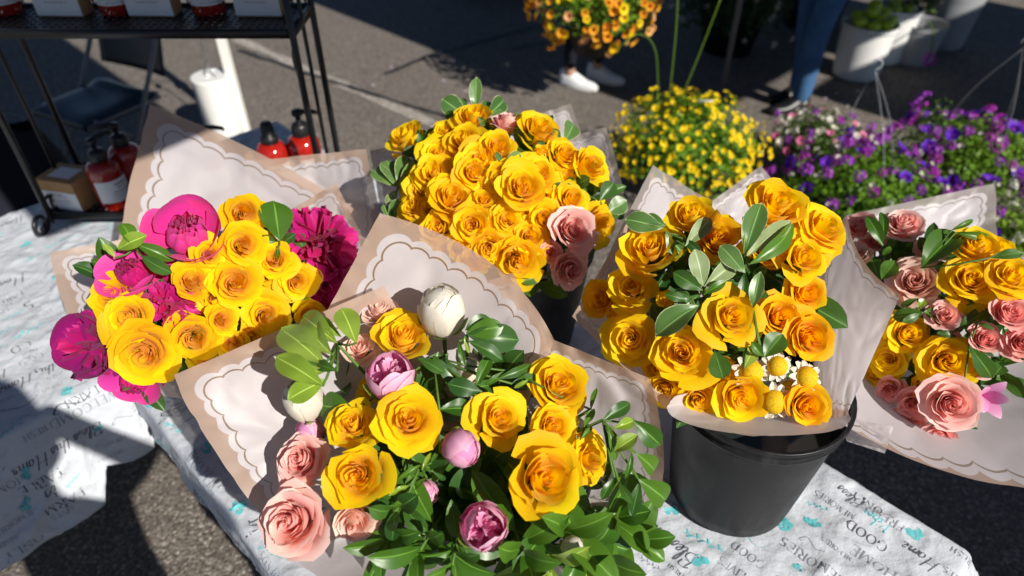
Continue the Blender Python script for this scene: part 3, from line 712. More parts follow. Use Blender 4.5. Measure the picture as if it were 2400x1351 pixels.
CAL = calyx_parts()
def peony_calyx():
    out = []
    for k in range(4):
        a0 = TAU * k / 4 + .3
        def fn(u, v, a0=a0):
            a = a0 + (2 * u - 1) * .55 * math.sin(math.pi * min(1, .2 + .75 * v)); la = -math.pi / 2 + v * (1.15 + .25 * (k % 2)); r = .475 * math.cos(la) + .03 * v * v
            return (r * math.cos(a), r * math.sin(a), .52 * (math.sin(la) + 1) - .03)
        m = MB(); m.grid(4, 6, fn); out.append(('sepal', m.mesh('sepal', M['leaf_light'])))
    return out + CAL[1:]
CALP = peony_calyx()
def ruffled(seed, mat):
    fr = frill_petals(seed + 5, mat, mat, 30)
    for _, me in fr: me.transform(Matrix.Translation((0, 0, .26)) @ Matrix.Diagonal((.80, .80, .95, 1)))
    return fr + bud_petals(seed, mat, 10, 1.0, (.60, .80), False) + CALP
KINDS = {
 'y': ('yellow_rose', [rose_petals(s, 'yellow', n, o, sp, .16) + CAL for s, n, o, sp in ((1, 20, 1.0, 1.0), (2, 22, .8, .9), (3, 19, 1.25, 1.1), (4, 21, .9, .95), (5, 17, .6, .8), (6, 20, 1.35, 1.1), (7, 18, .7, .9), (8, 22, 1.1, 1.0))]),
 'a': ('yellow_rose', [rose_petals(s, 'amber', 21, o, .95, .10) + CAL for s, o in ((11, .9), (12, 1.0), (13, .75))]),
 'Y': ('yellow_rose', [rose_petals(s, 'yellow', 14, .35, .6, .05) + CAL for s in (21, 22)]),     # bud
 'p': ('pink_rose', [rose_petals(s, 'pink', 25, o, 1.0, .05) + CAL for s, o in ((31, 1.0), (32, 1.15), (33, .9))]),
 'b': ('pink_rose', [rose_petals(s, 'blush', 20, o, .9, .06) + CAL for s, o in ((41, .8), (42, 1.0))]),
 'c': ('pink_rose', [rose_petals(s, 'coral', 20, o, .9, .05) + CAL for s, o in ((51, .8), (52, 1.0))]),
 'B': ('peony', [bowl_petals(61, 'hotpink', 'hotpink', 7, 20, .55) + CAL, bowl_petals(62, 'hotpink', 'magenta', 7, 18, .35) + CAL]),
 'F': ('peony', [frill_petals(71, 'magenta', 'hotpink') + CAL, frill_petals(72, 'magenta', 'magenta', 50) + CAL]),
 'P': ('peony', [bowl_petals(75, 'plum', 'magenta', 6, 0, .62) + frill_petals(76, 'plum', 'magenta', 44) + CAL]),
 'm': ('peony', [ruffled(81, 'mauve'), ruffled(83, 'mauve')]),
 'k': ('peony', [bud_petals(91, 'mauve', 12, 1.05) + CALP, bud_petals(92, 'mauve', 11, 1.1) + CALP]),
 'w': ('peony', [bud_petals(95, 'white', 14, 1.12) + CALP, bud_petals(96, 'white', 13, 1.15) + CALP]),
 'd': ('chamomile', [daisy_parts(101) + CAL[1:], daisy_parts(102) + CAL[1:]]),
 'l': ('lily', [lily_parts(111) + CAL[1:]]),
}
WORDS = {'y': 'yellow rose', 'a': 'golden yellow rose', 'Y': 'small yellow rosebud', 'p': 'pink rose', 'b': 'pale blush rose', 'c': 'coral pink rose', 'B': 'hot pink peony cup',
         'F': 'frilled magenta peony', 'P': 'dark plum magenta peony', 'm': 'mauve pink ruffled peony', 'k': 'mauve pink peony bud', 'w': 'white peony bud', 'd': 'yellow-domed chamomile', 'l': 'pink lily'}
CATS = {'yellow_rose': 'rose', 'pink_rose': 'rose', 'peony': 'peony', 'chamomile': 'chamomile', 'lily': 'lily'}
ORD = ['first', 'second', 'third', 'fourth', 'fifth', 'sixth', 'seventh', 'eighth', 'ninth', 'tenth', 'eleventh', 'twelfth']
class Bouquet:
    def __init__(s, key, words, c, R, tie, rowh=70):
        s.key, s.words, s.C, s.R, s.tie, s.rowh = key, words, Vector(c), R, Vector(tie), rowh; s.rnd = random.Random(key)
    def depth(s, px, py):
        d = ray(px, py); o = CAM - s.C; a = d.dot(d); b = 2 * d.dot(o); c = o.dot(o) - s.R ** 2; D = b * b - 4 * a * c
        return (-b - math.sqrt(D)) / (2 * a) if D > 0 else -b / (2 * a)
    def plant(s, spec):
        rows = {}
        for f in spec: rows.setdefault(f[2], []).append(f)
        for f in spec:
            px, py, k, dia = f[:4]; tilt = f[4] if len(f) > 4 else (0, 0); dd = f[5] if len(f) > 5 else 0
            dep = s.depth(px, py) + dd; P = at(px, py, dep); D = dia * dep / FPX
            nrm = (P - s.C).normalized(); toc = (CAM - P).normalized(); rr = s.rnd
            ax = nrm * .5 + toc * .5 + SUN * .28 + Vector((0, 0, .10)) + RIGHT * tilt[0] + UPV * tilt[1]
            ax += Vector((rr.uniform(-1, 1), rr.uniform(-1, 1), rr.uniform(-1, 1))) * (.30 if tilt == (0, 0) else .10); ax.normalize()
            name, variants = KINDS[k]; D *= {'0': 1.10, '1': 1.08, '2': 1.20, '3': 1.22, '4': 1.14}.get(s.key, 1.0) if k in 'yapbc' else 1.0; D *= {'y': 1.02, 'a': 1.02, 'p': .92, 'b': .95, 'c': .95, 'w': 1.12}.get(k, 1.0)
            root = thing(name, s.label(f, spec), CATS[name], frame(P - ax * D * .30, ax, rr.uniform(0, 6.28), D), s.group(k))
            for nm, me in rr.choice(variants): link(nm, me, root)
    def group(s, k): return {'y': 'yellow roses', 'a': 'golden roses', 'p': 'pink roses', 'b': 'blush roses', 'c': 'coral roses', 'd': 'chamomile'}.get(k, 'peonies and buds') + ' in the ' + s.words
    def label(s, f, spec):
        same = [g for g in spec if g[2] == f[2]]; w = WORDS[f[2]]
        if len(same) == 1: return f'{w} in the {s.words}'
        y0 = min(g[1] for g in same); rowof = lambda g: int((g[1] - y0) / s.rowh)
        used = sorted(set(rowof(g) for g in same)); r = used.index(rowof(f)); mates = sorted([g for g in same if rowof(g) == rowof(f)], key=lambda g: g[0])
        i = mates.index(f)
        row = 'top row' if r == 0 else ('bottom row' if r == len(used) - 1 else ORD[r] + ' row down')
        if len(used) == 1: row = 'row'
        if len(mates) == 1: return f'{w} alone in the {row} of them, {s.words}'
        side = 'leftmost' if i == 0 else ('rightmost' if i == len(mates) - 1 else ORD[i] + ' from left')
        return f'{w}, {side} in the {row}, {s.words}'

# leaves -------------------------------------------------------------
def leaf_mesh(seed, wid, mat, tipround=.5, curl=.12, fold=.10, lobes=0):
    rr = random.Random(seed); ph = rr.uniform(0, 6); tw = rr.uniform(-.25, .25)
    def fn(u, v):
        a = 2 * u - 1; w = wid * (math.sin(math.pi * v ** (1.30 + .35 * tipround)) ** .62 if 0 < v < 1 else 0) * .5 + .006
        x = a * w; z = fold * abs(x) * 1.6 - curl * v * v + .012 * math.sin(9 * v + ph + a) + .25 * curl * math.sin(math.pi * v)
        z += tw * x * v + .010 * math.sin(14 * v + a * 3 + ph) * abs(a)
        return (x, v, z)
    m = MB(); m.grid(6, 10, fn); return m.mesh('leaf', M[mat])
LEAVES = {}
for mat in ('leaf', 'leaf_deep', 'leaf_light', 'leaf_var', 'leaf_pale'):
    for shape, (w, tr, cu) in {'o': (.38, .4, .14), 'w': (.54, .5, .12), 'n': (.25, .2, .2), 'r': (.74, .6, .06)}.items():
        LEAVES[mat, shape] = [leaf_mesh(hash((mat, shape, k)) % 999 if False else k * 7 + len(mat), w, mat, tr, cu * (1 + .5 * k), .10 + .12 * k) for k in range(3)]
def leaf_matrix(b, tip, face, width=1.0, roll=0.0):
    y = tip - b; L = y.length; y.normalize(); z = (face - y * face.dot(y)).normalized(); x = y.cross(z)
    R = Matrix((x, y, z)).transposed().to_4x4()
    return Matrix.Translation(b) @ R @ Matrix.Rotation(roll, 4, 'Y') @ Matrix.Diagonal((L * width, L, L, 1))
def sprig_px(bq, label, leaves, mat='leaf', lift=.03, rnd=random.Random(5), stem_to=None):
    """a cut branch whose leaves are given by base and tip; leaves = (bx, by, tx, ty, shape[, mat[, lift]])"""
    b0 = leaves[0]; base = at(b0[0], b0[1], bq.depth(b0[0], b0[1]) - lift + .01)
    root = thing('leaf_sprig', label, 'leaf sprig', T(base), 'cut greenery in the ' + bq.words)
    for L in leaves:
        m = L[5] if len(L) > 5 and L[5] else mat; lf = L[6] if len(L) > 6 else lift
        B0 = at(L[0], L[1], bq.depth(L[0], L[1]) - lf); db, dt = bq.depth(L[0], L[1]), bq.depth(L[2], L[3]); T0 = at(L[2], L[3], db + .25 * (dt - db) - lf - rnd.uniform(-.012, .02))
        face = ((CAM - B0).normalized() * .8 + Vector((rnd.uniform(-.2, .35), rnd.uniform(-.3, .1), rnd.uniform(0, .4)))).normalized()
        link('leaf', rnd.choice(LEAVES[m, L[4]]), root, Matrix.Translation(-base) @ leaf_matrix(B0, T0, face, 1.0, rnd.uniform(-.22, .22)))
        if (B0 - base).length > .012:
            MB().tube([(0, 0, 0), (B0 - base) * .5 + Vector((0, 0, -.004)), B0 - base], .0016, 5).build('twig', M['stem'], root)
    low = (bq.C - base) * .7
    MB().tube([(0, 0, 0), low * .4, low], [.0022, .0026, .003], 5).build('stem', M['stem'], root)
    return root
def rosette(bq, px, py, label, axis_px, size, n=8, mat='leaf', shape='o', lift=.02, rnd=None, open_=.9):
    """a shoot tip with leaves all round it; axis_px tilts it in the picture plane"""
    dep = bq.depth(px, py) - lift; P = at(px, py, dep); toc = (CAM - P).normalized()
    ax = (toc * .55 + RIGHT * axis_px[0] + UPV * axis_px[1] + Vector((0, 0, .25))).normalized()
    root = thing('leaf_sprig', label, 'leaf sprig', T(P), 'cut greenery in the ' + bq.words)
    Q = ax.to_track_quat('Z', 'Y').to_matrix().to_4x4()
    for k in range(n):
        a = k * 2.39996 + rnd.uniform(-.3, .3); t = k / n; el = (.25 + open_ * t) * 1.15
        d = Vector((math.cos(a) * math.sin(el), math.sin(a) * math.sin(el), math.cos(el)))
        b = Vector((0, 0, -size * .75 * t)) + d * size * .06; L = size * rnd.uniform(.75, 1.1) * (.7 + .4 * t)
        face = (Q @ Vector((0, 0, 1)) * .9 + toc * .35).normalized(); bw, dw = Q @ b, (Q @ d).normalized()
        link('leaf', rnd.choice(LEAVES[mat, shape]), root, leaf_matrix(bw, bw + dw * L, face, 1.0, rnd.uniform(-.35, .35)))
    MB().tube([(0, 0, 0), ax * -size, (bq.C - P) * .7], [.0018, .0024, .003], 5).build('stem', M['stem'], root)
    return root
# ------------------------------------------------------------------ buckets
def bucket(name, label, cat, x, y, z0, r_top, r_bot, h, mat, group=None, handle=False, tilt=0, parts=True):
    t = thing(name, label, cat, T(x, y, z0) @ Matrix.Rotation(tilt, 4, 'X'), group)
    w = .004; pr = [(0, .002), (r_bot - .012, 0), (r_bot, .008)]
    for k in range(1, 8): pr.append((r_bot + (r_top - r_bot) * k / 8, h * k / 8))
    pr += [(r_top - .003, h - .03), (r_top + .002, h - .029), (r_top + .003, h - .024), (r_top - .001, h - .022), (r_top, h - .008), (r_top + .005, h - .006), (r_top + .005, h - .001), (r_top + .003, h), (r_top - .001, h - .001), (r_top - w - .001, h - .01)]
    for k in range(6, -1, -1): pr.append((r_bot + (r_top - r_bot) * k / 7 - w, h * k / 7 * .97 + .006))
    pr.append((0, .006))
    MB().lathe(pr, 48).build('bucket_body', M[mat], t)
    m = MB(); m.lathe([(r_top - .012, h * .72), (0, h * .72 + .001)], 32); m.build('water', M['water'], t)
    if handle:
        MB().tube([(r_top * math.cos(a), .02, h - .03 - r_top * .9 * math.sin(a)) for a in [math.pi * k / 14 for k in range(15)]], .0025, 6).build('handle', M['steel'], t)
    return t
tt = NT('bucket_water'); M['water'] = tt.done(tt.bsdf((.02, .025, .02), .08, .5))
bucket('flower_bucket', 'black plastic bucket standing clear on the cloth at right', 'bucket', .412, .775, TZ + .012, .141, .110, .29, 'bucket')
bucket('flower_bucket', 'black plastic bucket under the mass of small yellow roses at the back', 'bucket', .03, 1.20, TZ + .012, .145, .112, .285, 'bucket')
bucket('flower_bucket', 'black plastic bucket hidden under the bouquet of magenta peonies', 'bucket', -.47, 1.06, TZ + .012, .145, .112, .27, 'bucket')
bucket('flower_bucket', 'black plastic bucket under the nearest bouquet', 'bucket', -.02, .64, TZ + .012, .140, .110, .26, 'bucket')

# ------------------------------------------------------------------ bouquets
B0 = Bouquet('0', 'nearest bouquet', at(1090, 1130, 1.26), .42, (-.02, .64, .95), 62)
B1 = Bouquet('1', 'magenta peony bouquet', at(500, 690, 1.44), .365, (-.47, 1.05, .95), 60)
B2 = Bouquet('2', 'back bouquet', (0.0, 1.21, 1.0), .285, (.03, 1.2, .93), 55)
B3 = Bouquet('3', 'right bucket bouquet', at(1690, 760, 1.32), .36, (.40, .79, .95), 62)
B4 = Bouquet('4', 'far right bouquet', at(2270, 800, 1.45), .41, (.52, .80, .98), 62)
B0.plant([
 (943, 795, 'y', 132, (.1, .35)), (826, 998, 'y', 128, (-.2, .25)), (956, 985, 'y', 158, (.05, .2), -.015), (841, 1115, 'y', 155, (-.05, -.05), -.02), (1168, 980, 'y', 145, (.1, .1)), (1303, 908, 'y', 138, (.1, .3)),
 (1294, 998, 'y', 118, (0, .0)), (1270, 1120, 'y', 182, (.05, .05), -.03), (1378, 1075, 'y', 118, (.5, 0)), (868, 915, 'y', 70, (0, 0), .06),
 (890, 738, 'b', 98, (-.1, .6)), (843, 818, 'b', 86, (-.2, .3)), (708, 1080, 'p', 132, (-.25, .05)), (690, 1225, 'p', 178, (-.15, -.05), -.02), (832, 1218, 'b', 105, (.1, -.7)),
 (1038, 752, 'w', 108, (-.2, .7), -.01), (722, 955, 'w', 92, (-.3, .8)), (1335, 1282, 'w', 55, (0, 0)), (1095, 880, 'w', 60, (0, .3), .05),
 (915, 896, 'm', 130, (0, .8)), (1130, 1238, 'm', 128, (0, .25), -.01), (1072, 1045, 'k', 98, (.4, -.5)), (995, 1158, 'k', 72, (0, 0), .06), (732, 1018, 'k', 72, (-.2, .4), .03)])
B1.plant([
 (570, 500, 'y', 105), (567, 574, 'y', 108), (490, 598, 'y', 85), (448, 660, 'y', 98), (550, 665, 'y', 116), (642, 612, 'y', 95), (695, 662, 'y', 100), (520, 748, 'y', 84), (622, 738, 'y', 116),
 (268, 698, 'y', 112, (-.3, .2)), (302, 745, 'y', 120, (-.2, 0), -.015), (340, 828, 'y', 146, (-.15, -.2), -.03), (452, 792, 'y', 122, (0, -.1)), (545, 805, 'y', 72), (592, 790, 'y', 80), (725, 738, 'y', 80), (655, 575, 'y', 72, (0, 0), .02), (500, 700, 'y', 72, (0, 0), .02), (610, 640, 'y', 80, (0, 0), .03), (480, 840, 'y', 70, (0, 0), .02),
 (440, 545, 'B', 195, (.0, .35)), (310, 640, 'B', 145, (-.45, .5)), (395, 640, 'B', 80, (0, .2), .03),
 (768, 552, 'F', 185, (.25, .4), -.03), (775, 668, 'F', 150, (.3, 0), .0), (403, 712, 'F', 125, (.1, 0)),
 (207, 805, 'P', 185, (-.45, -.05)), (315, 895, 'B', 130, (-.1, -.9), .03)])
B2.plant([(x, y, 'y', int(d * 1.04)) + tuple(r) for x, y, d, *r in [
 (958, 330, 88, (-.5, .3)), (1110, 285, 88, (0, .5)), (1045, 312, 66), (1088, 335, 102), (1165, 347, 74), (1260, 312, 96, (.2, .4)), (1028, 365, 90), (1122, 376, 94), (1320, 363, 78, (.3, .2)), (1378, 392, 92, (.4, .1)), (1263, 408, 102),
 (1017, 412, 84), (1108, 405, 90), (1176, 420, 86), (1222, 440, 104, (0, .1), -.02), (970, 487, 90, (-.5, 0)), (1057, 467, 98), (1133, 468, 66), (1030, 537, 84, (-.3, 0)), (1110, 530, 88), (1187, 517, 80), (1150, 581, 92), (1212, 608, 108, (0, -.2)),
 (1240, 556, 84), (1272, 512, 74), (1338, 468, 82, (.2, .2)), (1408, 520, 98, (.7, 0)), (1110, 615, 66), (965, 425, 70, (-.4, .2), .02), (1050, 440, 60), (1290, 460, 70, (0, 0), .02), (1078, 582, 62), (990, 445, 66), (1200, 380, 62, (0, 0), .03), (1150, 440, 60, (0, 0), .02), (1320, 420, 60, (.2, 0), .03), (1040, 585, 54, (-.3, -.2)), (1190, 475, 64, (0, 0), .015), (1010, 490, 60, (0, 0), .02), (1075, 505, 60, (0, 0), .02), (1230, 500, 64, (0, 0), .015)]]
 + [(1266, 358, 'Y', 32, (0, .6)), (1190, 290, 'p', 78, (.1, 1.3)), (1340, 540, 'p', 112, (.1, .15), -.03), (1335, 632, 'p', 92, (.15, -.25), -.01), (1290, 592, 'c', 52, (0, -.3))])
B3.plant([
 (1520, 590, 'y', 136, (-.15, .25)), (1480, 675, 'y', 108, (-.1, .1)), (1413, 702, 'a', 86, (-.4, 0), .02), (1478, 795, 'y', 124, (-.2, 0)), (1470, 738, 'a', 90, (-.2, .2), .03), (1598, 828, 'y', 136, (0, .05), -.02), (1713, 742, 'y', 140, (.1, .05), -.03), (1560, 708, 'Y', 48, (0, .4)),
 (1618, 512, 'y', 104, (-.2, .6)), (1680, 568, 'a', 104, (0, .3), .02), (1812, 490, 'y', 130, (.1, .4)), (1925, 538, 'y', 124, (.3, .3)), (1882, 603, 'y', 118, (.1, 0)), (1792, 590, 'a', 78, (0, .1), .03), (1822, 744, 'a', 100, (0, 0), .02), (1885, 690, 'a', 88, (.2, 0), .03), (1892, 790, 'a', 110, (.1, -.1), .01),
 (1636, 934, 'y', 104, (-.1, -.1)), (1733, 928, 'y', 112, (0, -.1)), (1886, 950, 'a', 94, (.1, 0)), (1560, 912, 'y', 76, (-.3, -.2)), (1540, 862, 'y', 66, (0, 0), .02), (1690, 880, 'y', 80, (0, 0), .02),
 (1768, 874, 'd', 92), (1830, 862, 'd', 80), (1902, 884, 'd', 88), (1816, 948, 'd', 96, (0, 0), -.01), (1852, 910, 'd', 56, (0, 0), .02)])
B4.plant([
 (2015, 535, 'c', 78, (-.3, .4)), (2115, 532, 'p', 96, (0, .6)), (2012, 598, 'b', 66, (-.2, .2)), (2142, 662, 'b', 118, (-.1, .1)), (2212, 742, 'p', 76), (2272, 655, 'y', 128, (.05, .1)), (2282, 580, 'y', 94, (.1, .5)), (2368, 650, 'y', 118, (.2, .3)),
 (2125, 782, 'y', 100), (2082, 843, 'y', 86, (-.2, 0)), (2216, 846, 'y', 136, (0, .1)), (2306, 797, 'c', 76, (.1, .3)), (2362, 738, 'c', 96, (.2, .3)), (2392, 805, 'c', 90), (2086, 912, 'c', 70, (-.2, -.2)), (2224, 945, 'p', 132, (0, -.1), -.02), (2200, 1020, 'c', 86, (0, -.6)), (2120, 985, 'c', 84, (-.2, -.3)), (2225, 800, 'p', 60, (0, .2), .02), (2050, 570, 'c', 60, (0, 0), .03),
 (2320, 935, 'l', 105, (.3, -.2)), (2068, 800, 'd', 60, (-.4, .3)), (2165, 905, 'y', 70, (0, 0), .02), (2290, 860, 'p', 66, (.1, 0), .02), (2170, 720, 'c', 62, (0, .1), .03), (2330, 590, 'y', 80, (.2, .5), .03), (2070, 640, 'c', 66, (-.2, .2), .03), (2180, 590, 'p', 70, (0, .5), .03), (2140, 945, 'c', 76, (-.1, -.1)), (2050, 870, 'y', 74, (-.3, 0), .01)])

# greenery ---------------------------------------------------------
S = sprig_px
S(B1, 'glossy bright green leaves beside the hot pink peony cup at left', [(317, 580, 287, 520, 'w', 'leaf'), (270, 605, 243, 570, 'o', 'leaf_light'), (318, 572, 402, 606, 'o', 'leaf'), (276, 585, 335, 552, 'w', 'leaf_light'), (330, 600, 395, 640, 'o', 'leaf_deep')], 'leaf', .03)
S(B1, 'single big round glossy leaf behind the top yellow rose at left', [(655, 566, 642, 468, 'r', 'leaf'), (655, 570, 605, 560, 'w', 'leaf_deep', 0), (660, 572, 690, 550, 'w', 'leaf_deep', .0), (652, 578, 648, 610, 'o', 'leaf', .02)], 'leaf', .02)
S(B1, 'small dark leaves between the magenta peonies at left', [(715, 590, 690, 540, 'w', 'leaf_deep'), (700, 705, 725, 690, 'w', 'leaf_light'), (415, 800, 385, 760, 'n', 'leaf_light'), (430, 805, 455, 830, 'n', 'leaf_deep')], 'leaf', .0)
S(B2, 'upright variegated leaf shoot at the top of the dense back bouquet', [(1116, 262, 1114, 180, 'o', 'leaf_var'), (1090, 270, 1036, 232, 'r', 'leaf_var'), (1095, 268, 1078, 228, 'w', 'leaf_var'), (1070, 285, 1045, 260, 'w', 'leaf_deep'), (1140, 275, 1188, 230, 'w', 'leaf_var'), (1138, 275, 1145, 232, 'w', 'leaf_var'), (1140, 282, 1185, 262, 'o', 'leaf_var')], 'leaf_var', .0)
S(B2, 'variegated leaf cluster at the left edge of the dense back bouquet', [(932, 440, 906, 368, 'w', 'leaf_var'), (933, 438, 957, 362, 'w', 'leaf_var'), (928, 438, 870, 392, 'w', 'leaf_var'), (935, 440, 972, 380, 'o', 'leaf_var'), (928, 446, 905, 480, 'w', 'leaf_pale'), (910, 510, 948, 470, 'r', 'leaf_var'), (912, 515, 900, 478, 'w', 'leaf_var'), (915, 515, 940, 530, 'w', 'leaf_deep')], 'leaf_var', .02)
S(B2, 'variegated leaves behind the upper right roses of the dense bouquet', [(1290, 305, 1286, 266, 'w', 'leaf_var'), (1322, 335, 1350, 283, 'w', 'leaf_var'), (1310, 335, 1300, 300, 'w', 'leaf_var'), (1250, 345, 1265, 380, 'o', 'leaf_deep'), (1235, 290, 1205, 265, 'o', 'leaf_var')], 'leaf_var', .0)
S(B2, 'dark round leaves at the right edge of the dense bouquet', [(1405, 470, 1440, 428, 'r', 'leaf_deep'), (1420, 500, 1470, 470, 'r', 'leaf_var'), (1425, 495, 1465, 510, 'w', 'leaf_deep'), (1330, 430, 1295, 445, 'w', 'leaf_deep'), (1180, 388, 1222, 358, 'w', 'leaf_var', -.0), (1178, 388, 1162, 355, 'o', 'leaf_var')], 'leaf_deep', .0)
S(B2, 'trailing green leaves at the rim below the two pink roses', [(1275, 645, 1225, 660, 'w', 'leaf_deep'), (1280, 640, 1310, 665, 'o', 'leaf_deep'), (1255, 655, 1215, 640, 'o', 'leaf_var'), (1300, 630, 1285, 660, 'w', 'leaf'), (1370, 600, 1395, 580, 'w', 'leaf_deep')], 'leaf_deep', .0)
S(B3, 'upright pointed leaf shoot in the middle of the right bouquet', [(1745, 598, 1785, 468, 'o', 'leaf_var'), (1750, 600, 1862, 506, 'n', 'leaf_pale'), (1755, 620, 1888, 528, 'n', 'leaf'), (1742, 596, 1762, 500, 'n', 'leaf_light'), (1745, 640, 1690, 575, 'w', 'leaf_var'), (1745, 640, 1740, 720, 'o', 'leaf_deep', -.01)], 'leaf', .05)
S(B3, 'pale obovate leaf shoot in the middle of the right bouquet', [(1650, 672, 1737, 605, 'o', 'leaf_pale'), (1648, 672, 1632, 586, 'w', 'leaf_pale'), (1645, 680, 1580, 640, 'w', 'leaf_deep'), (1648, 685, 1690, 720, 'w', 'leaf_deep', .02), (1640, 690, 1590, 730, 'o', 'leaf_deep', .02), (1650, 690, 1700, 660, 'o', 'leaf')], 'leaf_pale', .055)
S(B3, 'dark variegated leaves above the upper left rose of the right bouquet', [(1555, 535, 1466, 512, 'w', 'leaf_var'), (1560, 545, 1605, 600, 'r', 'leaf_var'), (1606, 577, 1672, 506, 'o', 'leaf_pale'), (1560, 530, 1510, 505, 'w', 'leaf_var'), (1600, 560, 1640, 590, 'o', 'leaf_deep')], 'leaf_var', .02)
S(B3, 'broad green leaf beside the central rose of the right bouquet', [(1637, 718, 1536, 778, 'w', 'leaf_var'), (1620, 700, 1580, 680, 'w', 'leaf_var'), (1615, 705, 1560, 690, 'o', 'leaf'), (1640, 725, 1660, 770, 'o', 'leaf_deep', .01)], 'leaf', .05)
S(B3, 'small variegated leaves right of the central rose in the right bouquet', [(1765, 722, 1780, 642, 'o', 'leaf_var'), (1790, 838, 1835, 782, 'r', 'leaf_deep'), (1785, 835, 1765, 805, 'w', 'leaf'), (1742, 865, 1770, 812, 'w', 'leaf_light'), (1675, 822, 1695, 888, 'r', 'leaf_deep'), (1770, 700, 1800, 680, 'w', 'leaf_deep')], 'leaf', .03)
S(B4, 'big broad olive green leaf among the pink and yellow roses at far right', [(2160, 628, 2248, 532, 'w', 'leaf'), (2230, 540, 2286, 514, 'n', 'leaf'), (2320, 605, 2400, 590, 'o', 'leaf_deep'), (2240, 545, 2330, 560, 'n', 'leaf')], 'leaf', .03)
S(B4, 'small upright green leaves at the left of the far right bouquet', [(2070, 578, 2036, 506, 'o', 'leaf'), (2068, 570, 2074, 488, 'n', 'leaf'), (2062, 655, 2042, 608, 'r', 'leaf'), (2066, 655, 2098, 612, 'r', 'leaf'), (2070, 600, 2085, 580, 'w', 'leaf'), (2040, 650, 2020, 680, 'w', 'leaf_deep')], 'leaf', .03)
S(B4, 'leaf cluster under the pale blush rose at far right', [(2165, 732, 2094, 745, 'w', 'leaf'), (2165, 732, 2198, 740, 'r', 'leaf'), (2150, 722, 2168, 702, 'r', 'leaf_light'), (2160, 735, 2120, 755, 'o', 'leaf_deep'), (2235, 780, 2350, 702, 'n', 'leaf_deep', .0), (2240, 790, 2200, 780, 'o', 'leaf_deep', .0), (2150, 700, 2110, 720, 'o', 'leaf')], 'leaf', .02)
S(B4, 'long olive leaf at the lower right of the far right bouquet', [(2272, 812, 2333, 892, 'o', 'leaf'), (2290, 760, 2330, 770, 'o', 'leaf_deep'), (2250, 990, 2290, 1005, 'n', 'leaf')], 'leaf', .02)
S(B0, 'glossy light green leaf fan at the upper left of the nearest bouquet', [(790, 805, 694, 728, 'o', 'leaf_light'), (778, 832, 698, 752, 'o', 'leaf_light'), (760, 855, 648, 756, 'o', 'leaf_light'), (758, 905, 640, 828, 'o', 'leaf_light'), (835, 805, 800, 716, 'w', 'leaf_light'), (765, 890, 672, 935, 'w', 'leaf_light', .09), (790, 870, 735, 850, 'o', 'leaf'), (765, 870, 690, 872, 'o', 'leaf_light'), (800, 790, 745, 745, 'o', 'leaf_light')], 'leaf_light', .12)
S(B0, 'dark glossy leaf fan right of the upright white peony bud', [(1095, 785, 1218, 798, 'w', 'leaf_deep'), (1092, 780, 1178, 765, 'w', 'leaf'), (1090, 775, 1148, 742, 'w', 'leaf'), (1098, 800, 1178, 838, 'o', 'leaf_deep'), (1088, 790, 1100, 830, 'n', 'leaf_light'), (1075, 800, 1085, 850, 'n', 'leaf')], 'leaf', .05)
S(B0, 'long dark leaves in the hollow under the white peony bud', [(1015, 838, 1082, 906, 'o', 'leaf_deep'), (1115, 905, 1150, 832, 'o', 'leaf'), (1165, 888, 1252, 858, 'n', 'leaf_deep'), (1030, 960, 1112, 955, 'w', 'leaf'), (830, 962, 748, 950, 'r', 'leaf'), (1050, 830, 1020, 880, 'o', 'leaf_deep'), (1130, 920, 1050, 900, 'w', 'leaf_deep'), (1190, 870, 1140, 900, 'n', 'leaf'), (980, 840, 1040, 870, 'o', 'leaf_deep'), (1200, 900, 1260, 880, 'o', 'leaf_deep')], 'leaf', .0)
S(B0, 'arching glossy leaf branch at the right edge of the nearest bouquet', [(1412, 985, 1482, 943, 'o', 'leaf_deep'), (1440, 1005, 1488, 985, 'w', 'leaf_light'), (1485, 985, 1552, 1048, 'w', 'leaf'), (1425, 1000, 1448, 1080, 'n', 'leaf'), (1440, 1060, 1490, 1020, 'w', 'leaf_light'), (1490, 1062, 1545, 1108, 'w', 'leaf'), (1495, 1122, 1574, 1180, 'w', 'leaf'), (1450, 1130, 1480, 1180, 'o', 'leaf_deep'), (1480, 1060, 1472, 1120, 'n', 'leaf'), (1440, 1120, 1410, 1170, 'o', 'leaf'), (1500, 1130, 1480, 1210, 'o', 'leaf_deep')], 'leaf', .07)
S(B0, 'slim curled leaves beside the upper right rose of the nearest bouquet', [(1385, 960, 1395, 910, 'n', 'leaf'), (1368, 1000, 1392, 960, 'o', 'leaf'), (1240, 890, 1205, 910, 'n', 'leaf_light'), (1360, 1030, 1390, 1000, 'n', 'leaf')], 'leaf', .02)
S(B0, 'bundle of cut green stem ends and small leaves in the hollow', [(985, 1090, 940, 1120, 'n', 'leaf'), (990, 1100, 1010, 1060, 'n', 'leaf_light'), (1000, 1120, 960, 1150, 'n', 'leaf'), (1010, 1085, 1025, 1060, 'o', 'leaf'), (950, 1170, 920, 1190, 'o', 'leaf'), (960, 1140, 915, 1155, 'n', 'leaf_light'), (1015, 1105, 1050, 1130, 'n', 'leaf_deep')], 'leaf', .0)
rg = random.Random(31)
spots0 = [(905, 1270, (-.3, -.6), .085, 'leaf', 'o'), (985, 1290, (-.25, -.6), .08, 'leaf', 'o'), (1060, 1325, (-.1, -.7), .078, 'leaf', 'o'), (1225, 1290, (.1, -.4), .092, 'leaf', 'o'), (1320, 1240, (.3, -.2), .11, 'leaf', 'o'),
 (1440, 1215, (.5, -.2), .085, 'leaf', 'w'), (1495, 1265, (.6, -.3), .08, 'leaf', 'w'), (1400, 1305, (.4, -.5), .09, 'leaf', 'w'), (1290, 1340, (.1, -.7), .09, 'leaf_light', 'o'), (925, 1200, (-.2, -.4), .06, 'leaf_deep', 'w')]
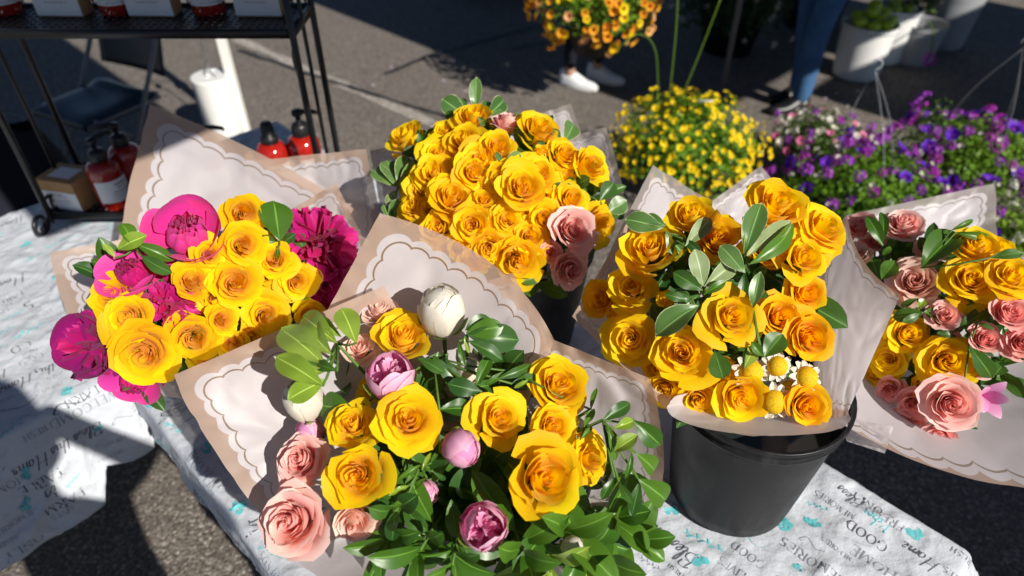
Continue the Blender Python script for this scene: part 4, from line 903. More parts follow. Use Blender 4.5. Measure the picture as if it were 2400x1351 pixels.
where0 = ['below the pink roses', 'at the bottom left of the hollow', 'at the very bottom, left of the mauve peony', 'right under the mauve peony', 'below the biggest yellow rose', 'at the lower right rim', 'at the far lower right rim', 'at the bottom right', 'at the bottom, right of the mauve peony', 'left of the hollow']
for (x, y, ax, sz, mt, sh), wh in zip(spots0, where0):
    rosette(B0, x, y, f'glossy leaf shoot {wh}, nearest bouquet', ax, sz * rg.uniform(.9, 1.15), 8, mt, sh, .0, rg, 1.25)
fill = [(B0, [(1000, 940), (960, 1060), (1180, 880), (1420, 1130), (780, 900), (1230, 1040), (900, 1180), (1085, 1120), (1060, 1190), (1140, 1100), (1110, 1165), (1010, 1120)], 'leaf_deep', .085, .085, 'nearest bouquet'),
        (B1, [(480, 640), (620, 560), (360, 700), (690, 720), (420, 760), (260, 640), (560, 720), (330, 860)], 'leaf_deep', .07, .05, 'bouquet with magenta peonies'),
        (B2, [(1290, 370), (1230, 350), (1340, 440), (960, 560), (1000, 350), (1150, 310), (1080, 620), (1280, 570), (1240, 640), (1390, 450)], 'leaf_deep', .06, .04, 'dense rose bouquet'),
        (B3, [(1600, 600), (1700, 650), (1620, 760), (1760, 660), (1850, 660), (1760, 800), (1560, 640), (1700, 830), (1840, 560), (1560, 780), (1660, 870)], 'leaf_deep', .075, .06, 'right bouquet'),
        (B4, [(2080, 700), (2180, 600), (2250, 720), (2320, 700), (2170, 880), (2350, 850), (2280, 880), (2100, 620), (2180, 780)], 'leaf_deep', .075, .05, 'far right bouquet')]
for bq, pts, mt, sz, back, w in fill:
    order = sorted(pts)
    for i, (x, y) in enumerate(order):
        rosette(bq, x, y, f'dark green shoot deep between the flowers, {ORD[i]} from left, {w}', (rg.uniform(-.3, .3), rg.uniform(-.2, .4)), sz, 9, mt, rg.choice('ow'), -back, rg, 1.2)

# wraps ---------------------------------------------------------------
def sheet(parent, c, bulge=0.0, bows=(None, None, None, None), mat='paper', uv=(0, 0, 1, 1), n=36, ripple=.004, name='paper_sheet', flip=1):
    """a film sheet through four corners (picture column, row, distance) bowed between them"""
    P = [at(*k) for k in c]; W = [Vector((0, 0, 0)) if b is None else RIGHT * (b[0] / FPX) - UPV * (b[1] / FPX) + FWD * b[2] for b in bows]; sd = random.Random(str(c)).uniform(0, 50)
    m = MB()
    def fn(u, v):
        p = P[0] * (1 - u) * (1 - v) + P[1] * u * (1 - v) + P[2] * u * v + P[3] * (1 - u) * v
        p += FWD * bulge * (1 - (2 * u - 1) ** 2) * (1 - (2 * v - 1) ** 2)
        bu, bv = 4 * u * (1 - u), 4 * v * (1 - v)
        p += W[0] * bu * (1 - v) + W[2] * bu * v + W[1] * bv * u + W[3] * bv * (1 - u)
        k = noise.noise(Vector((u * 3 + sd, v * 3, 1))) + .4 * noise.noise(Vector((u * 8, v * 8 + sd, 1)))
        k += .8 * max(0, 1 - abs(noise.noise(Vector((u * 2.2 + sd * 2, v * 2.6, 3)))) * 9) + .5 * max(0, 1 - abs(noise.noise(Vector((u * 5 + sd, v * 4, 7)))) * 8)
        return p + FWD * ripple * k * 1.6
    m.grid(n, n, fn); m.uv = [(uv[0] + (uv[2] - uv[0]) * a, uv[1] + (uv[3] - uv[1]) * b) for a, b in m.uv]
    return m.build(name, M[mat], parent)
def wrap(label, bq): return thing('bouquet_wrap', label, 'flower wrap', T(bq.tie), 'frosted paper bouquet wraps')
def shift(t):
    inv = Matrix.Translation(-t.location)
    for ch in t.children: ch.data.transform(inv)
w0 = wrap('frosted paper wrap with scalloped white print around the nearest bouquet', B0)
sheet(w0, [(890, 500, 1.04), (1300, 800, .99), (1110, 1230, 1.03), (600, 1030, 1.02)], .03, ((55, -35, 0), None, None, None))
sheet(w0, [(405, 880, .95), (900, 670, 1.0), (1150, 1130, 1.02), (690, 1300, .945)], .02, (None, None, None, (-14, 8, 0)))
sheet(w0, [(1010, 705, 1.07), (1200, 640, 1.07), (1345, 980, 1.0), (1130, 1020, 1.06)], .02, (None, (10, -10, 0), None, None))
sheet(w0, [(1255, 780, 1.0), (1524, 888, .97), (1535, 1235, .93), (1140, 1180, 1.03)], .06, (None, (25, 10, 0), None, None))
sheet(w0, [(630, 1200, .97), (1120, 1120, 1.06), (1510, 1190, .95), (1010, 1410, .86)], .10, (None, None, (90, 45, 0), (-70, 45, 0)), uv=(.2, .2, .8, .8))
shift(w0)
w1 = wrap('frosted paper wrap with tall scalloped corners behind the magenta peonies', B1)
sheet(w1, [(352, 245, 1.52), (830, 490, 1.46), (600, 820, 1.36), (255, 690, 1.36)], .06, ((25, -12, 0), None, None, (-12, 5, 0)))
sheet(w1, [(590, 376, 1.55), (858, 350, 1.50), (905, 640, 1.36), (560, 720, 1.45)], .04, (None, (8, 0, 0), None, None))
sheet(w1, [(788, 430, 1.43), (880, 620, 1.34), (700, 760, 1.34), (560, 560, 1.44)], .03)
sheet(w1, [(430, 535, 1.45), (520, 830, 1.34), (190, 890, 1.20), (115, 592, 1.32)], .06)
sheet(w1, [(190, 800, 1.24), (520, 780, 1.36), (560, 960, 1.20), (255, 905, 1.17)], .03, uv=(.25, .25, .6, .6))
shift(w1)
w2 = wrap('grey frosted paper wrap mostly hidden by the dense roses at the back', B2)
sheet(w2, [(866, 352, 1.50), (1030, 332, 1.58), (1090, 620, 1.45), (905, 560, 1.40)], .04, mat='paper_grey')
sheet(w2, [(1420, 298, 1.52), (1468, 500, 1.42), (1240, 580, 1.45), (1260, 340, 1.60)], .04, ((10, 0, 0), None, None, None), mat='paper_grey')
sheet(w2, [(1338, 243, 1.62), (1400, 420, 1.60), (1230, 470, 1.56), (1160, 300, 1.64)], .02, mat='paper_grey')
sheet(w2, [(1185, 655, 1.385), (1400, 585, 1.43), (1338, 640, 1.335), (1228, 692, 1.31)], .0, (None, None, (0, 14, 0), None), mat='paper_grey', uv=(.35, .35, .6, .6))
shift(w2)
w3 = wrap('frosted paper wrap folded round the bouquet in the clear black bucket', B3)
sheet(w3, [(1532, 386, 1.30), (1720, 510, 1.36), (1640, 800, 1.28), (1385, 690, 1.20)], .05, (None, None, None, (-6, 0, 0)), mat='paper_grey')
sheet(w3, [(1785, 388, 1.42), (1890, 520, 1.40), (1790, 700, 1.34), (1630, 500, 1.40)], .02, mat='paper_grey')
sheet(w3, [(1470, 520, 1.22), (1640, 780, 1.24), (1560, 960, .965), (1341, 742, 1.10)], .07, (None, None, None, (6, -6, 0)))
sheet(w3, [(1985, 497, 1.20), (2112, 690, 1.05), (1985, 975, .955), (1925, 985, .97)], -.01, ((-25, 25, .0), (18, 0, .02), None, (-30, 0, .03)), uv=(.04, .03, .60, .98), ripple=.0012)
sheet(w3, [(1580, 930, .97), (1780, 880, 1.12), (1985, 965, .965), (1765, 1022, .905)], .06, (None, None, (75, 16, 0), (-75, 10, 0)), uv=(.25, .25, .7, .7))
shift(w3)
w4 = wrap('frosted paper wrap with big open lip around the far right bouquet', B4)
sheet(w4, [(1985, 505, 1.48), (2332, 430, 1.55), (2345, 700, 1.45), (2060, 800, 1.35)], .05, mat='paper_grey')
sheet(w4, [(1975, 720, 1.10), (2540, 760, 1.28), (2560, 1150, 1.02), (1930, 965, 1.06)], .13, ((0, 40, .06), (30, 0, 0), (-30, 48, -.02), None), uv=(.12, .12, .95, .95))
sheet(w4, [(1955, 975, 1.09), (2095, 1000, 1.05), (2075, 1064, 1.04), (1985, 1035, 1.08)], .0, uv=(.4, .4, .6, .6), ripple=.001)
shift(w4)
# ------------------------------------------------------------------ wire rack on the left table
RX0, RX1, RY0, RY1 = -1.335, -.53, 1.665, 1.87
rack = thing('wire_rack', 'black iron two-tier rack with perforated shelves and scrolled feet', 'rack', T((RX0 + RX1) / 2, (RY0 + RY1) / 2, TZ))
RO = Vector(rack.location)
def rk(name, mb, mat='black'):
    o = mb.build(name, M[mat], rack); o.data.transform(Matrix.Translation(-RO)); return o
for x in (RX0, RX1):
    for y in (RY0, RY1): rk('post', MB().tube([(x, y, TZ + .04), (x, y, 1.62)], .009, 8))
    sgn = -1 if x == RX0 else 1
    rk('side_rail', MB().tube([(x, RY0 + .01, TZ + .10), (x, RY1 - .01, TZ + .10)], .005, 6)); rk('side_rail', MB().tube([(x, RY0 + .01, 1.36), (x, RY1 - .01, 1.36)], .005, 6))
    rk('side_bar', MB().tube([(x + sgn * -.002, (RY0 + RY1) / 2, TZ + .06), (x, (RY0 + RY1) / 2, 1.60)], .006, 6))
    for y, s2 in ((RY0, -1), (RY1, 1)):      # scrolled foot
        pts = [(x, y, TZ + .05), (x, y, TZ + .03)]
        for k in range(26):
            a = k / 25 * 1.3 * TAU; r = .036 * (1 - .55 * k / 25)
            pts.append((x - .010, y + s2 * (.006 + .038 - r * math.cos(a) * 1.0) - s2 * .006, TZ + .046 - r * math.sin(a) * .95))
        rk('scroll_foot', MB().tube(pts, .0065, 7))
    for zz in (1.24, TZ + .10):              # scroll ornament under each shelf end
        pts = []
        for k in range(40):
            a = k / 39 * 1.6 * TAU; r = .035 * (1 - .6 * k / 39)
            pts.append((x - sgn * .012 + 0, RY0 + .012 + r * (1 - math.cos(a)) * .6, zz - .02 - r * math.sin(a)))
        rk('scroll_ornament', MB().tube(pts, .0045, 6))
def shelf(z):
    nx, ny = 40, 10; dx, dy = (RX1 - RX0) / nx, (RY1 - RY0) / ny; m = MB(); th = .003
    for i in range(nx):
        for j in range(ny):
            x, y = RX0 + i * dx, RY0 + j * dy; o = dx * .27
            off = 0 if j % 2 else dx * .12
            q = [(x, y), (x + dx, y), (x + dx, y + dy), (x, y + dy)]; h = [(x + o + off * .6, y + o), (x + dx - o + off * .6, y + o), (x + dx - o + off * .6, y + dy - o), (x + o + off * .6, y + dy - o)]
            vs = [(a, b, z) for a, b in q] + [(a, b, z) for a, b in h] + [(a, b, z - th) for a, b in q] + [(a, b, z - th) for a, b in h]
            fs = []
            for k in range(4):
                k2 = (k + 1) % 4
                fs += [(k, k2, 4 + k2, 4 + k), (8 + k2, 8 + k, 12 + k, 12 + k2), (4 + k, 4 + k2, 12 + k2, 12 + k)]
            m.add(vs, fs)
    rk('perforated_shelf', m)
    for y in (RY0, RY1): rk('shelf_edge', MB().box(((RX0 + RX1) / 2, y, z - .004), (RX1 - RX0, .010, .022)))
    for x in (RX0, RX1): rk('shelf_edge', MB().box((x, (RY0 + RY1) / 2, z - .004), (.010, RY1 - RY0 - .012, .022)))
    rk('guard_rail', MB().tube([(RX0, RY1, z + .055), (RX1, RY1, z + .055)], .004, 6))
    for k in range(13):
        x = RX0 + (RX1 - RX0) * (k + .5) / 13
        pts = [(x - .018, RY1, z + .008), (x - .010, RY1, z + .035), (x, RY1, z + .052), (x + .010, RY1, z + .035), (x + .018, RY1, z + .008)]
        rk('rail_ornament', MB().tube(pts, .0028, 5))
SH1, SH2 = TZ + .055, 1.295
shelf(SH1); shelf(SH2)

# bottles and boxes ---------------------------------------------------
def text_lines(parent, rows, x0, x1, mapf, seed):
    """unreadable small print as short bars"""
    rr = random.Random(seed); m = MB()
    for z, h, fr in rows:
        x = x0 + (1 - fr) / 2 * (x1 - x0); end = x1 - (1 - fr) / 2 * (x1 - x0)
        while x < end:
            w = rr.uniform(.05, .13) * (x1 - x0); e = min(x + w, end); n = 3
            vs = [mapf(x + (e - x) * i / n, z + s * h / 2) for s in (-1, 1) for i in range(n + 1)]
            m.add(vs, [(i, i + 1, n + 2 + i, n + 1 + i) for i in range(n)]); x = e + .02 * (x1 - x0)
    return m.build('label_print', M['label_grey'], parent)
def bottle(label, x, y, z, r=.033, h=.105, top='pump', rz=0.0):
    t = thing('pump_bottle' if top == 'pump' else 'spray_bottle', label, 'bottle', T(x, y, z) @ Matrix.Rotation(rz, 4, 'Z'), 'amber red bottles on the rack')
    pr = [(0, .001), (r * .9, 0), (r, .005), (r, h * .80)]
    for k in range(1, 8): a = k / 7 * math.pi / 2; pr.append((r * .42 + r * .58 * math.cos(a), h * .80 + h * .20 * math.sin(a)))
    pr += [(r * .42, h * 1.04)]
    MB().lathe(pr, 32).build('bottle_body', M['amberglass'], t)
    lr = r + .0006; lab = MB().lathe([(lr, h * .20), (lr, h * .66)], 28, a0=R_(180), a1=R_(360)).build('label', M['card'], t)
    f = lambda a, zz: ((lr + .0005) * math.cos(R_(a)), (lr + .0005) * math.sin(R_(a)), zz)
    text_lines(lab, [(h * .57, .006, .4), (h * .50, .004, .3), (h * .42, .004, .6), (h * .36, .002, .7), (h * .31, .002, .6), (h * .25, .002, .8)], 215, 325, f, x)
    if top == 'pump':
        MB().lathe([(0, h * 1.0), (r * .50, h * 1.0), (r * .52, h * 1.02), (r * .52, h * 1.17), (r * .40, h * 1.22), (r * .16, h * 1.24), (r * .16, h * 1.38), (0, h * 1.38)], 20).build('pump_collar', M['blackplastic'], t)
        m = MB(); m.lathe([(0, h * 1.36), (r * .30, h * 1.36), (r * .33, h * 1.40), (r * .30, h * 1.45), (0, h * 1.46)], 16)
        m.tube([(0, 0, h * 1.42), (r * .8, 0, h * 1.43), (r * 1.35, 0, h * 1.40), (r * 1.42, 0, h * 1.36)], [r * .17, r * .15, r * .12, r * .10], 8); m.build('pump_head', M['blackplastic'], t)
    else:
        MB().lathe([(0, h * .98), (r * .52, h * .98), (r * .53, h * 1.10), (r * .40, h * 1.14), (r * .36, h * 1.34), (r * .30, h * 1.38), (0, h * 1.38)], 20).build('spray_cap', M['blackplastic'], t)
        MB().tube([(r * .30, 0, h * 1.27), (r * .42, 0, h * 1.27)], .003, 8).build('nozzle', M['blackplastic'], t)
    return t
def carton(label, x, y, z, w, d, h, rz, win=True):
    t = thing('carton', label, 'box', T(x, y, z) @ Matrix.Rotation(rz, 4, 'Z'), 'kraft cartons on the rack')
    MB().box((0, 0, h / 2), (w, d, h), bev=.0015).build('carton_body', M['kraft'], t, False)
    lab = MB(); lab.box((0, -d / 2 - .0008, h * .34), (w * 1.004, .0012, h * .62)); lb = lab.build('label', M['card'], t, False)
    text_lines(lb, [(h * .56, .004, .3), (h * .50, .003, .5), (h * .40, .002, .6), (h * .34, .002, .6), (h * .28, .002, .5)], -w / 2, w / 2, lambda a, zz: (a, -d / 2 - .0022, zz), x)
    if win: MB().box((0, 0, h + .0008), (w * .58, d * .55, .0012)).build('window_panel', M['card'], t, False)
    return t
zs = SH1 + .001
def by(px, y): # x on a shelf line at distance y for a picture column at the shelf's height
    return lambda z: ((px - 1200) / FPX) * ((y * math.cos(_p)) + (CAM_H - z) * math.sin(_p))
carton('kraft carton with a white label at the left end of the lower shelf', by(170, 1.735)(zs + .04), 1.735, zs, .125, .10, .095, R_(-14))
bottle('amber red pump bottle with a white label next to the kraft carton', by(262, 1.72)(zs + .05), 1.72, zs, .045, .145, 'pump', R_(70))
bottle('amber red pump bottle behind the first one on the lower shelf', by(312, 1.80)(zs + .05), 1.80, zs, .045, .150, 'pump', R_(200))
bottle('amber pump bottle half hidden behind the tall paper corner', by(505, 1.78)(zs + .05), 1.78, zs, .045, .150, 'pump', R_(5))
carton('small plain kraft carton beside the spray bottle on the lower shelf', by(612, 1.80)(zs + .03), 1.80, zs, .06, .06, .115, 0, False)
bottle('amber red spray bottle with a black cap on the lower shelf', by(652, 1.80)(zs + .05), 1.80, zs, .047, .160, 'spray')
bottle('amber red pump bottle at the right end of the lower shelf', by(720, 1.80)(zs + .05), 1.825, zs, .048, .170, 'pump', R_(0))
zs2 = SH2 + .001
for px, kind, lab in ((8, 'b', 'dark amber bottle at the left end of the upper shelf'), (150, 'c', 'boxed product with white label on the upper shelf, leftmost carton'), (272, 'b', 'dark amber bottle between two cartons on the upper shelf'), (362, 'c', 'boxed product with white label in the middle of the upper shelf'), (488, 'b', 'dark amber bottle right of the middle carton on the upper shelf'), (612, 'c', 'boxed product with white label, rightmost on the upper shelf')):
    if kind == 'b': bottle(lab, by(px, 1.81)(zs2 + .02), 1.81, zs2, .042, .14, 'pump', R_(40))
    else: carton(lab, by(px, 1.80)(zs2 + .02), 1.80, zs2, .115, .055, .13, R_(-2), False)

# ------------------------------------------------------------------ folding chair behind the rack
ch = thing('folding_chair', 'dark navy vinyl folding chair behind the wire rack', 'chair', T(-2.07, 3.22, 0) @ Matrix.Rotation(R_(-28), 4, 'Z'))
def seat_fn(u, v):
    x, y = (u - .5) * .44, (v - .5) * .42; e = min(1, (abs(x) / .22) ** 6 + (abs(y) / .21) ** 6)
    return (x * (1 - .06 * abs(2 * v - 1) ** 4), y, .46 - .025 * e - .012 * math.cos(x * 7) + (.015 if v > .8 else 0))
s_ = MB().grid(14, 14, seat_fn).build('seat', M['navy'], ch); md = s_.modifiers.new('t', 'SOLIDIFY'); md.thickness = .03; md.offset = -1
def back_fn(u, v):
    x = (u - .5) * .46; return (x, .24 + .05 - .16 * (2 * u - 1) ** 2 * .3 + v * .05, (.50 + .20 * v) + .02 * (2 * u - 1) ** 2)
b_ = MB().grid(14, 6, back_fn).build('backrest', M['navy'], ch); md = b_.modifiers.new('t', 'SOLIDIFY'); md.thickness = .014
for s in (-1, 1):
    MB().tube([(s * .235, .33, .92), (s * .235, .26, .68), (s * .235, .0, .30), (s * .235, -.24, .0)], .012, 8).build('leg', M['greymetal'], ch)
    MB().tube([(s * .215, -.16, .44), (s * .215, .05, .24), (s * .215, .30, .0)], .011, 8).build('leg', M['greymetal'], ch)
    MB().tube([(s * .225, -.2, .43), (s * .225, .2, .43)], .009, 8).build('seat_rail', M['greymetal'], ch)
MB().tube([(-.235, .33, .92), (0, .35, .94), (.235, .33, .92)], .012, 8).build('top_rail', M['greymetal'], ch)
for y, z in ((-.18, .07), (.24, .07)): MB().tube([(-.23, y, z), (.23, y, z)], .008, 8).build('cross_bar', M['greymetal'], ch)
# dark bag on a second chair position, far left
bag = thing('tote_bag', 'black cloth bag standing on the ground at the far left', 'bag', T(-2.10, 2.42, 0) @ Matrix.Rotation(R_(20), 4, 'Z'))
def bag_fn(u, v):
    a = TAU * u; k = 1 - .25 * v * v; x = .30 * k * math.copysign(abs(math.cos(a)) ** .6, math.cos(a)); y = .17 * (1 - .6 * v) * math.copysign(abs(math.sin(a)) ** .6, math.sin(a))
    w = .012 * math.sin(7 * a + 9 * v); return (x + w, y + w, .66 * v + .01 * math.sin(5 * a) * v)
MB().grid(36, 12, bag_fn, wrap=True).build('bag_body', M['darkcloth'], bag)
for s in (-1, 1): MB().tube(spline([(-.12, s * .05, .60), (-.10, s * .06, .74), (0, s * .07, .80), (.10, s * .06, .74), (.12, s * .05, .60)]), .010, 6).build('strap', M['blackplastic'], bag)
MB().tube(spline([(-.28, -.10, .1), (-.1, -.18, .3), (.12, -.17, .32), (.27, -.1, .12)]), .012, 6).build('piping', M['greymetal'], bag)

# ------------------------------------------------------------------ canopy leg with its weight
cw = at(502, 250, 3.75); lx, ly = -1.665, 3.72
leg = thing('stall_awning', 'white canopy leg with black and grey strap, holding the stall awning', 'canopy', T(lx + .10, ly - .02, 0))
MB().box((0, 0, 1.16), (.045, .045, 2.30), bev=.004).build('leg', M['whitemetal'], leg, False)
MB().box((0, 0, .006), (.11, .11, .012), bev=.003).build('foot_plate', M['whitemetal'], leg, False)
MB().box((0, 0, .74), (.056, .056, .05), bev=.004).build('strap', M['black'], leg, False)
MB().box((-.004, -.002, .70), (.060, .058, .03), bev=.004).build('clamp', M['greymetal'], leg, False)
AW = (.06, 1.13, -3.75, .04, 2.22)  # unseen awning roof, its outline fitted to shade the rack
m = MB(); off = -Vector(leg.location); c4 = [world(a, b, AW[4]) + off for a, b in ((AW[0], AW[2]), (AW[1], AW[2]), (AW[1], AW[3]), (AW[0], AW[3]))]
m.add(c4 + [c + Vector((0, 0, .03)) for c in c4], [(3, 2, 1, 0), (4, 5, 6, 7), (0, 1, 5, 4), (1, 2, 6, 5), (2, 3, 7, 6), (3, 0, 4, 7)]); m.build('awning_cloth', M['canvas'], leg, False)
MB().tube([(0, 0, 2.29), c4[1] + Vector((-.1, -.1, .05))], .018, 8).build('beam', M['whitemetal'], leg)
for c in (c4[0], c4[0].lerp(c4[3], .5) + Vector((-.3, .3, 0))): MB().tube([(c.x, c.y, 0), (c.x, c.y, AW[4])], .02, 8).build('leg', M['whitemetal'], leg)
wt = thing('canopy_weight', 'white round plastic weight hanging by the canopy leg', 'weight', T(lx, ly - .05, 0))
MB().lathe([(0, 0), (.095, 0), (.105, .01), (.1055, .12), (.106, .24), (.106, .300), (.1065, .372), (.1065, .386), (.1065, .386), (.1045, .390), (.1045, .390), (.04, .390), (.04, .390), (.036, .380), (.036, .380), (0, .380)], 40).build('weight_body', M['white_plastic'], wt)
MB().tube([(.03 * math.cos(a), 0, .40 + .03 * math.sin(a)) for a in [TAU * k / 16 for k in range(17)]], .005, 6).build('ring', M['steel'], wt)
MB().tube(spline([(0, 0, .43), (.0, .0, .60), (-.02, .0, .70), (-.05, 0, .76), (-.03, .0, .83), (.06, .01, .80)]), .0045, 6).build('hook_wire', M['steel'], wt)
MB().box((-.03, -.01, .745), (.03, .012, .09), bev=.004, mat=T(-.03, -.01, .745) @ Matrix.Rotation(R_(25), 4, 'Y')).build('hook_clip', M['steel'], wt)
# ------------------------------------------------------------------ potted plants on the ground
def simple(name, col, trans=.3, rough=.55, col2=None):
    t = NT(name); oi = t.n('ShaderNodeObjectInfo'); c = t.mix(oi.outputs['Random'], col, col2 or tuple(x * .75 for x in col))
    b = t.bsdf(c, rough, .25); tr = t.n('ShaderNodeBsdfTranslucent'); t.l(c, tr.inputs[0]); return t.done(t.mixsh(trans, b.outputs[0], tr.outputs[0]))
M['f_yel'] = simple('flower_yellow', (.95, .72, .01), col2=(.95, .64, .006)); M['f_org'] = simple('flower_orange', (.90, .33, .010), col2=(.88, .42, .02)); M['f_red'] = simple('flower_eye', (.36, .03, .008))
M['f_eye'] = simple('flower_eye_gold', (.72, .33, .005)); M['f_purp'] = simple('flower_purple', (.28, .035, .44), col2=(.36, .06, .46)); M['f_viol'] = simple('flower_violet', (.10, .015, .46), col2=(.16, .03, .52))
M['f_pink'] = simple('flower_pink', (.82, .13, .36), col2=(.85, .30, .45)); M['f_white'] = simple('flower_cream', (.70, .68, .55), col2=(.78, .76, .70)); M['f_mag'] = simple('flower_magenta', (.42, .03, .42))
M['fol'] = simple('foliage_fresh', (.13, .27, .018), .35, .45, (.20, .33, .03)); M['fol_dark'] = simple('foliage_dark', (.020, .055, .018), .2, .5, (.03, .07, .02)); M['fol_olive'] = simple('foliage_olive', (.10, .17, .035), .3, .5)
def trumpet(name, mats, lobes=5, cup=.25, eye=.26, ruff=.0):
    m = MB(); n = lobes * 4; vs = [(0, 0, -.05)]; 
    for r, z in ((eye, .0), (.75, cup * .7), (1.0, cup)):
        for k in range(n):
            a = TAU * k / n; q = 1 - (.16 * (1 - abs(math.cos(a * lobes / 2))) if r > .5 else 0); vs.append((r * q * math.cos(a), r * q * math.sin(a), z + ruff * math.sin(a * lobes * 2) * r))
    for k in range(n): m.f.append((0, 1 + k, 1 + (k + 1) % n)); m.mi.append(1)
    for j in range(2):
        for k in range(n): m.f.append((1 + j * n + k, 1 + j * n + (k + 1) % n, 1 + (j + 1) * n + (k + 1) % n, 1 + (j + 1) * n + k)); m.mi.append(0)
    m.v = vs; m.uv = [(.5, .5)] * len(vs); return m.mesh(name, [M[mats[0]], M[mats[1]]])
def cluster(name, mat, eye, n=13):
    m = MB(); rr = random.Random(name)
    for k in range(n):
        t = (k + .5) / n; el = math.acos(1 - t * .9); az = k * 2.39996; d = Vector((math.sin(el) * math.cos(az), math.sin(el) * math.sin(az), math.cos(el) * .6)); Q = frame(d * .8, d, rr.uniform(0, 6), .36)
        vs = [Q @ Vector((0, 0, -.02))] + [Q @ Vector(((1 if j % 2 == 0 else .55) * math.cos(TAU * j / 10), (1 if j % 2 == 0 else .55) * math.sin(TAU * j / 10), .15)) for j in range(10)]
        m.add(vs, [(0, 1 + j, 1 + (j + 1) % 10) for j in range(10)])
    return m.mesh(name, [M[mat]])
M['clear'] = plain('clear_plastic', (.30, .32, .35), .25, .5)
M['f_peach'] = simple('flower_peach', (.88, .42, .22), col2=(.88, .50, .12))
FM = {'yel': trumpet('calibrachoa', ('f_yel', 'f_eye')), 'org': trumpet('calibrachoa', ('f_org', 'f_red'), eye=.36), 'org2': trumpet('calibrachoa', ('f_yel', 'f_red'), eye=.3), 'peach': trumpet('calibrachoa', ('f_peach', 'f_red'), eye=.34), 'pink': trumpet('calibrachoa', ('f_pink', 'f_mag')), 'cream': trumpet('calibrachoa', ('f_white', 'f_eye'), eye=.12, cup=.5),
      'viol': trumpet('petunia', ('f_viol', 'f_purp'), cup=.35, ruff=.05), 'purp': cluster('verbena', 'f_purp', None), 'mag': cluster('verbena', 'f_mag', None), 'wht': cluster('alyssum', 'f_white', None, 9)}
def potted(label, name, x, y, zc, R, rz, foliage, nleaf, leafsize, flowers, seed, pot=True, potz=0.0, cat='plant', group='flowering pots on the ground', fol_mat='fol', full=1.15, lump=.16, extra=None):
    rr = random.Random(seed); t = thing(name, label, cat, T(x, y, potz), group); c = Vector((0, 0, zc - potz))
    def surf(d):
        k = 1 + lump * noise.noise(d * 2.3 + Vector((seed, 0, 0))) * 1.6 + lump * .6 * noise.noise(d * 5 + Vector((0, seed, 0)))
        return Vector((d.x * R * k, d.y * R * k, d.z * rz * k))
    m = MB()
    for _ in range(nleaf):
        d = Vector((rr.gauss(0, 1), rr.gauss(0, 1), rr.gauss(.25, 1))).normalized()
        if d.z < -.55: continue
        p = c + surf(d) * (rr.random() ** .35) * .97; n = (d + Vector((rr.uniform(-.8, .8), rr.uniform(-.8, .8), rr.uniform(-.3, .9)))).normalized()
        y_ = n.orthogonal().normalized(); y_ = Matrix.Rotation(rr.uniform(0, 6.28), 3, n) @ y_; x_ = y_.cross(n); s = leafsize * rr.uniform(.6, 1.3)
        m.add([p, p + y_ * s * .5 + x_ * s * .28 + n * s * .1, p + y_ * s, p + y_ * s * .5 - x_ * s * .28 + n * s * .1], [(0, 1, 2, 3)])
    tag(m.build('foliage', M[fol_mat], t, False), None, None, None, 'stuff')
    for fam, cnt, size, lo in flowers:
        for k in range(cnt):
            z = 1 - (1 - lo) * (k + rr.random()) / cnt; az = k * 2.39996 + rr.uniform(-.5, .5) + seed; q = math.sqrt(max(0, 1 - z * z)); d = Vector((q * math.cos(az), q * math.sin(az), z))
            if rr.random() < .12: continue
            p = c + surf(d) * rr.uniform(.95, 1.10); ax = (d + Vector((rr.uniform(-.6, .6), rr.uniform(-.8, .3), rr.uniform(-.2, .7)))).normalized()
            f = fam if isinstance(fam, str) else rr.choice(fam)
            link('flower_cluster' if f in ('purp', 'mag', 'wht') else 'flower', FM[f], t, frame(p, ax, rr.uniform(0, 6), size * rr.uniform(.75, 1.2)))
    if extra:
        fam, cnt, size, lo = extra; src = FM[fam]; m = MB()
        for k in range(cnt):
            z = 1 - (1 - lo) * (k + rr.random()) / cnt; az = k * 2.39996 + 1.1; q = math.sqrt(max(0, 1 - z * z)); d = Vector((q * math.cos(az), q * math.sin(az), z))
            Q = frame(c + surf(d) * rr.uniform(.86, 1.04), (d + Vector((rr.uniform(-.9, .9), rr.uniform(-.9, .5), rr.uniform(-.3, .7)))).normalized(), rr.uniform(0, 6), size * rr.uniform(.6, 1.1))
            m.add([Q @ v.co for v in src.vertices], [tuple(p.vertices) for p in src.polygons])
        tag(m.build('small_flowers', M['f_yel'], t), None, None, None, 'stuff')
    if pot:
        h = max(.08, zc - potz - rz * .25); MB().lathe([(0, 0), (R * .40, 0), (R * .42, .005), (R * .60, h), (R * .64, h), (R * .64, h + .012), (R * .56, h + .012), (R * .5, h - .02), (0, h - .02)], 32).build('pot', M['bucket'], t)
    return t
def hanger(t, apex, R, z, mat='white_plastic'):
    a = Vector(apex) - Vector(t.location)
    for k in range(3):
        an = TAU * k / 3 + .5
        MB().tube(spline([a, Vector((R * .35 * math.cos(an), R * .35 * math.sin(an), z + (a.z - z) * .55)) + Vector((a.x, a.y, 0)) * .5, Vector((R * .55 * math.cos(an), R * .55 * math.sin(an), z))], 5), .0014, 5).build('hanger_strand', M[mat], t)
    MB().tube([a + Vector((.022 * math.sin(q), 0, .03 - .022 * math.cos(q) - .005)) for q in [R_(d) for d in range(0, 300, 25)]], .004, 6).build('hook', M[mat], t)
yp = potted('bushy pot of small bright yellow flowers on the asphalt', 'calibrachoa_pot', .86, 3.08, .26, .345, .235, 0, 5600, .028, [('yel', 300, .0155, -.35)], 3, lump=.22, extra=('yel', 300, .013, -.4))
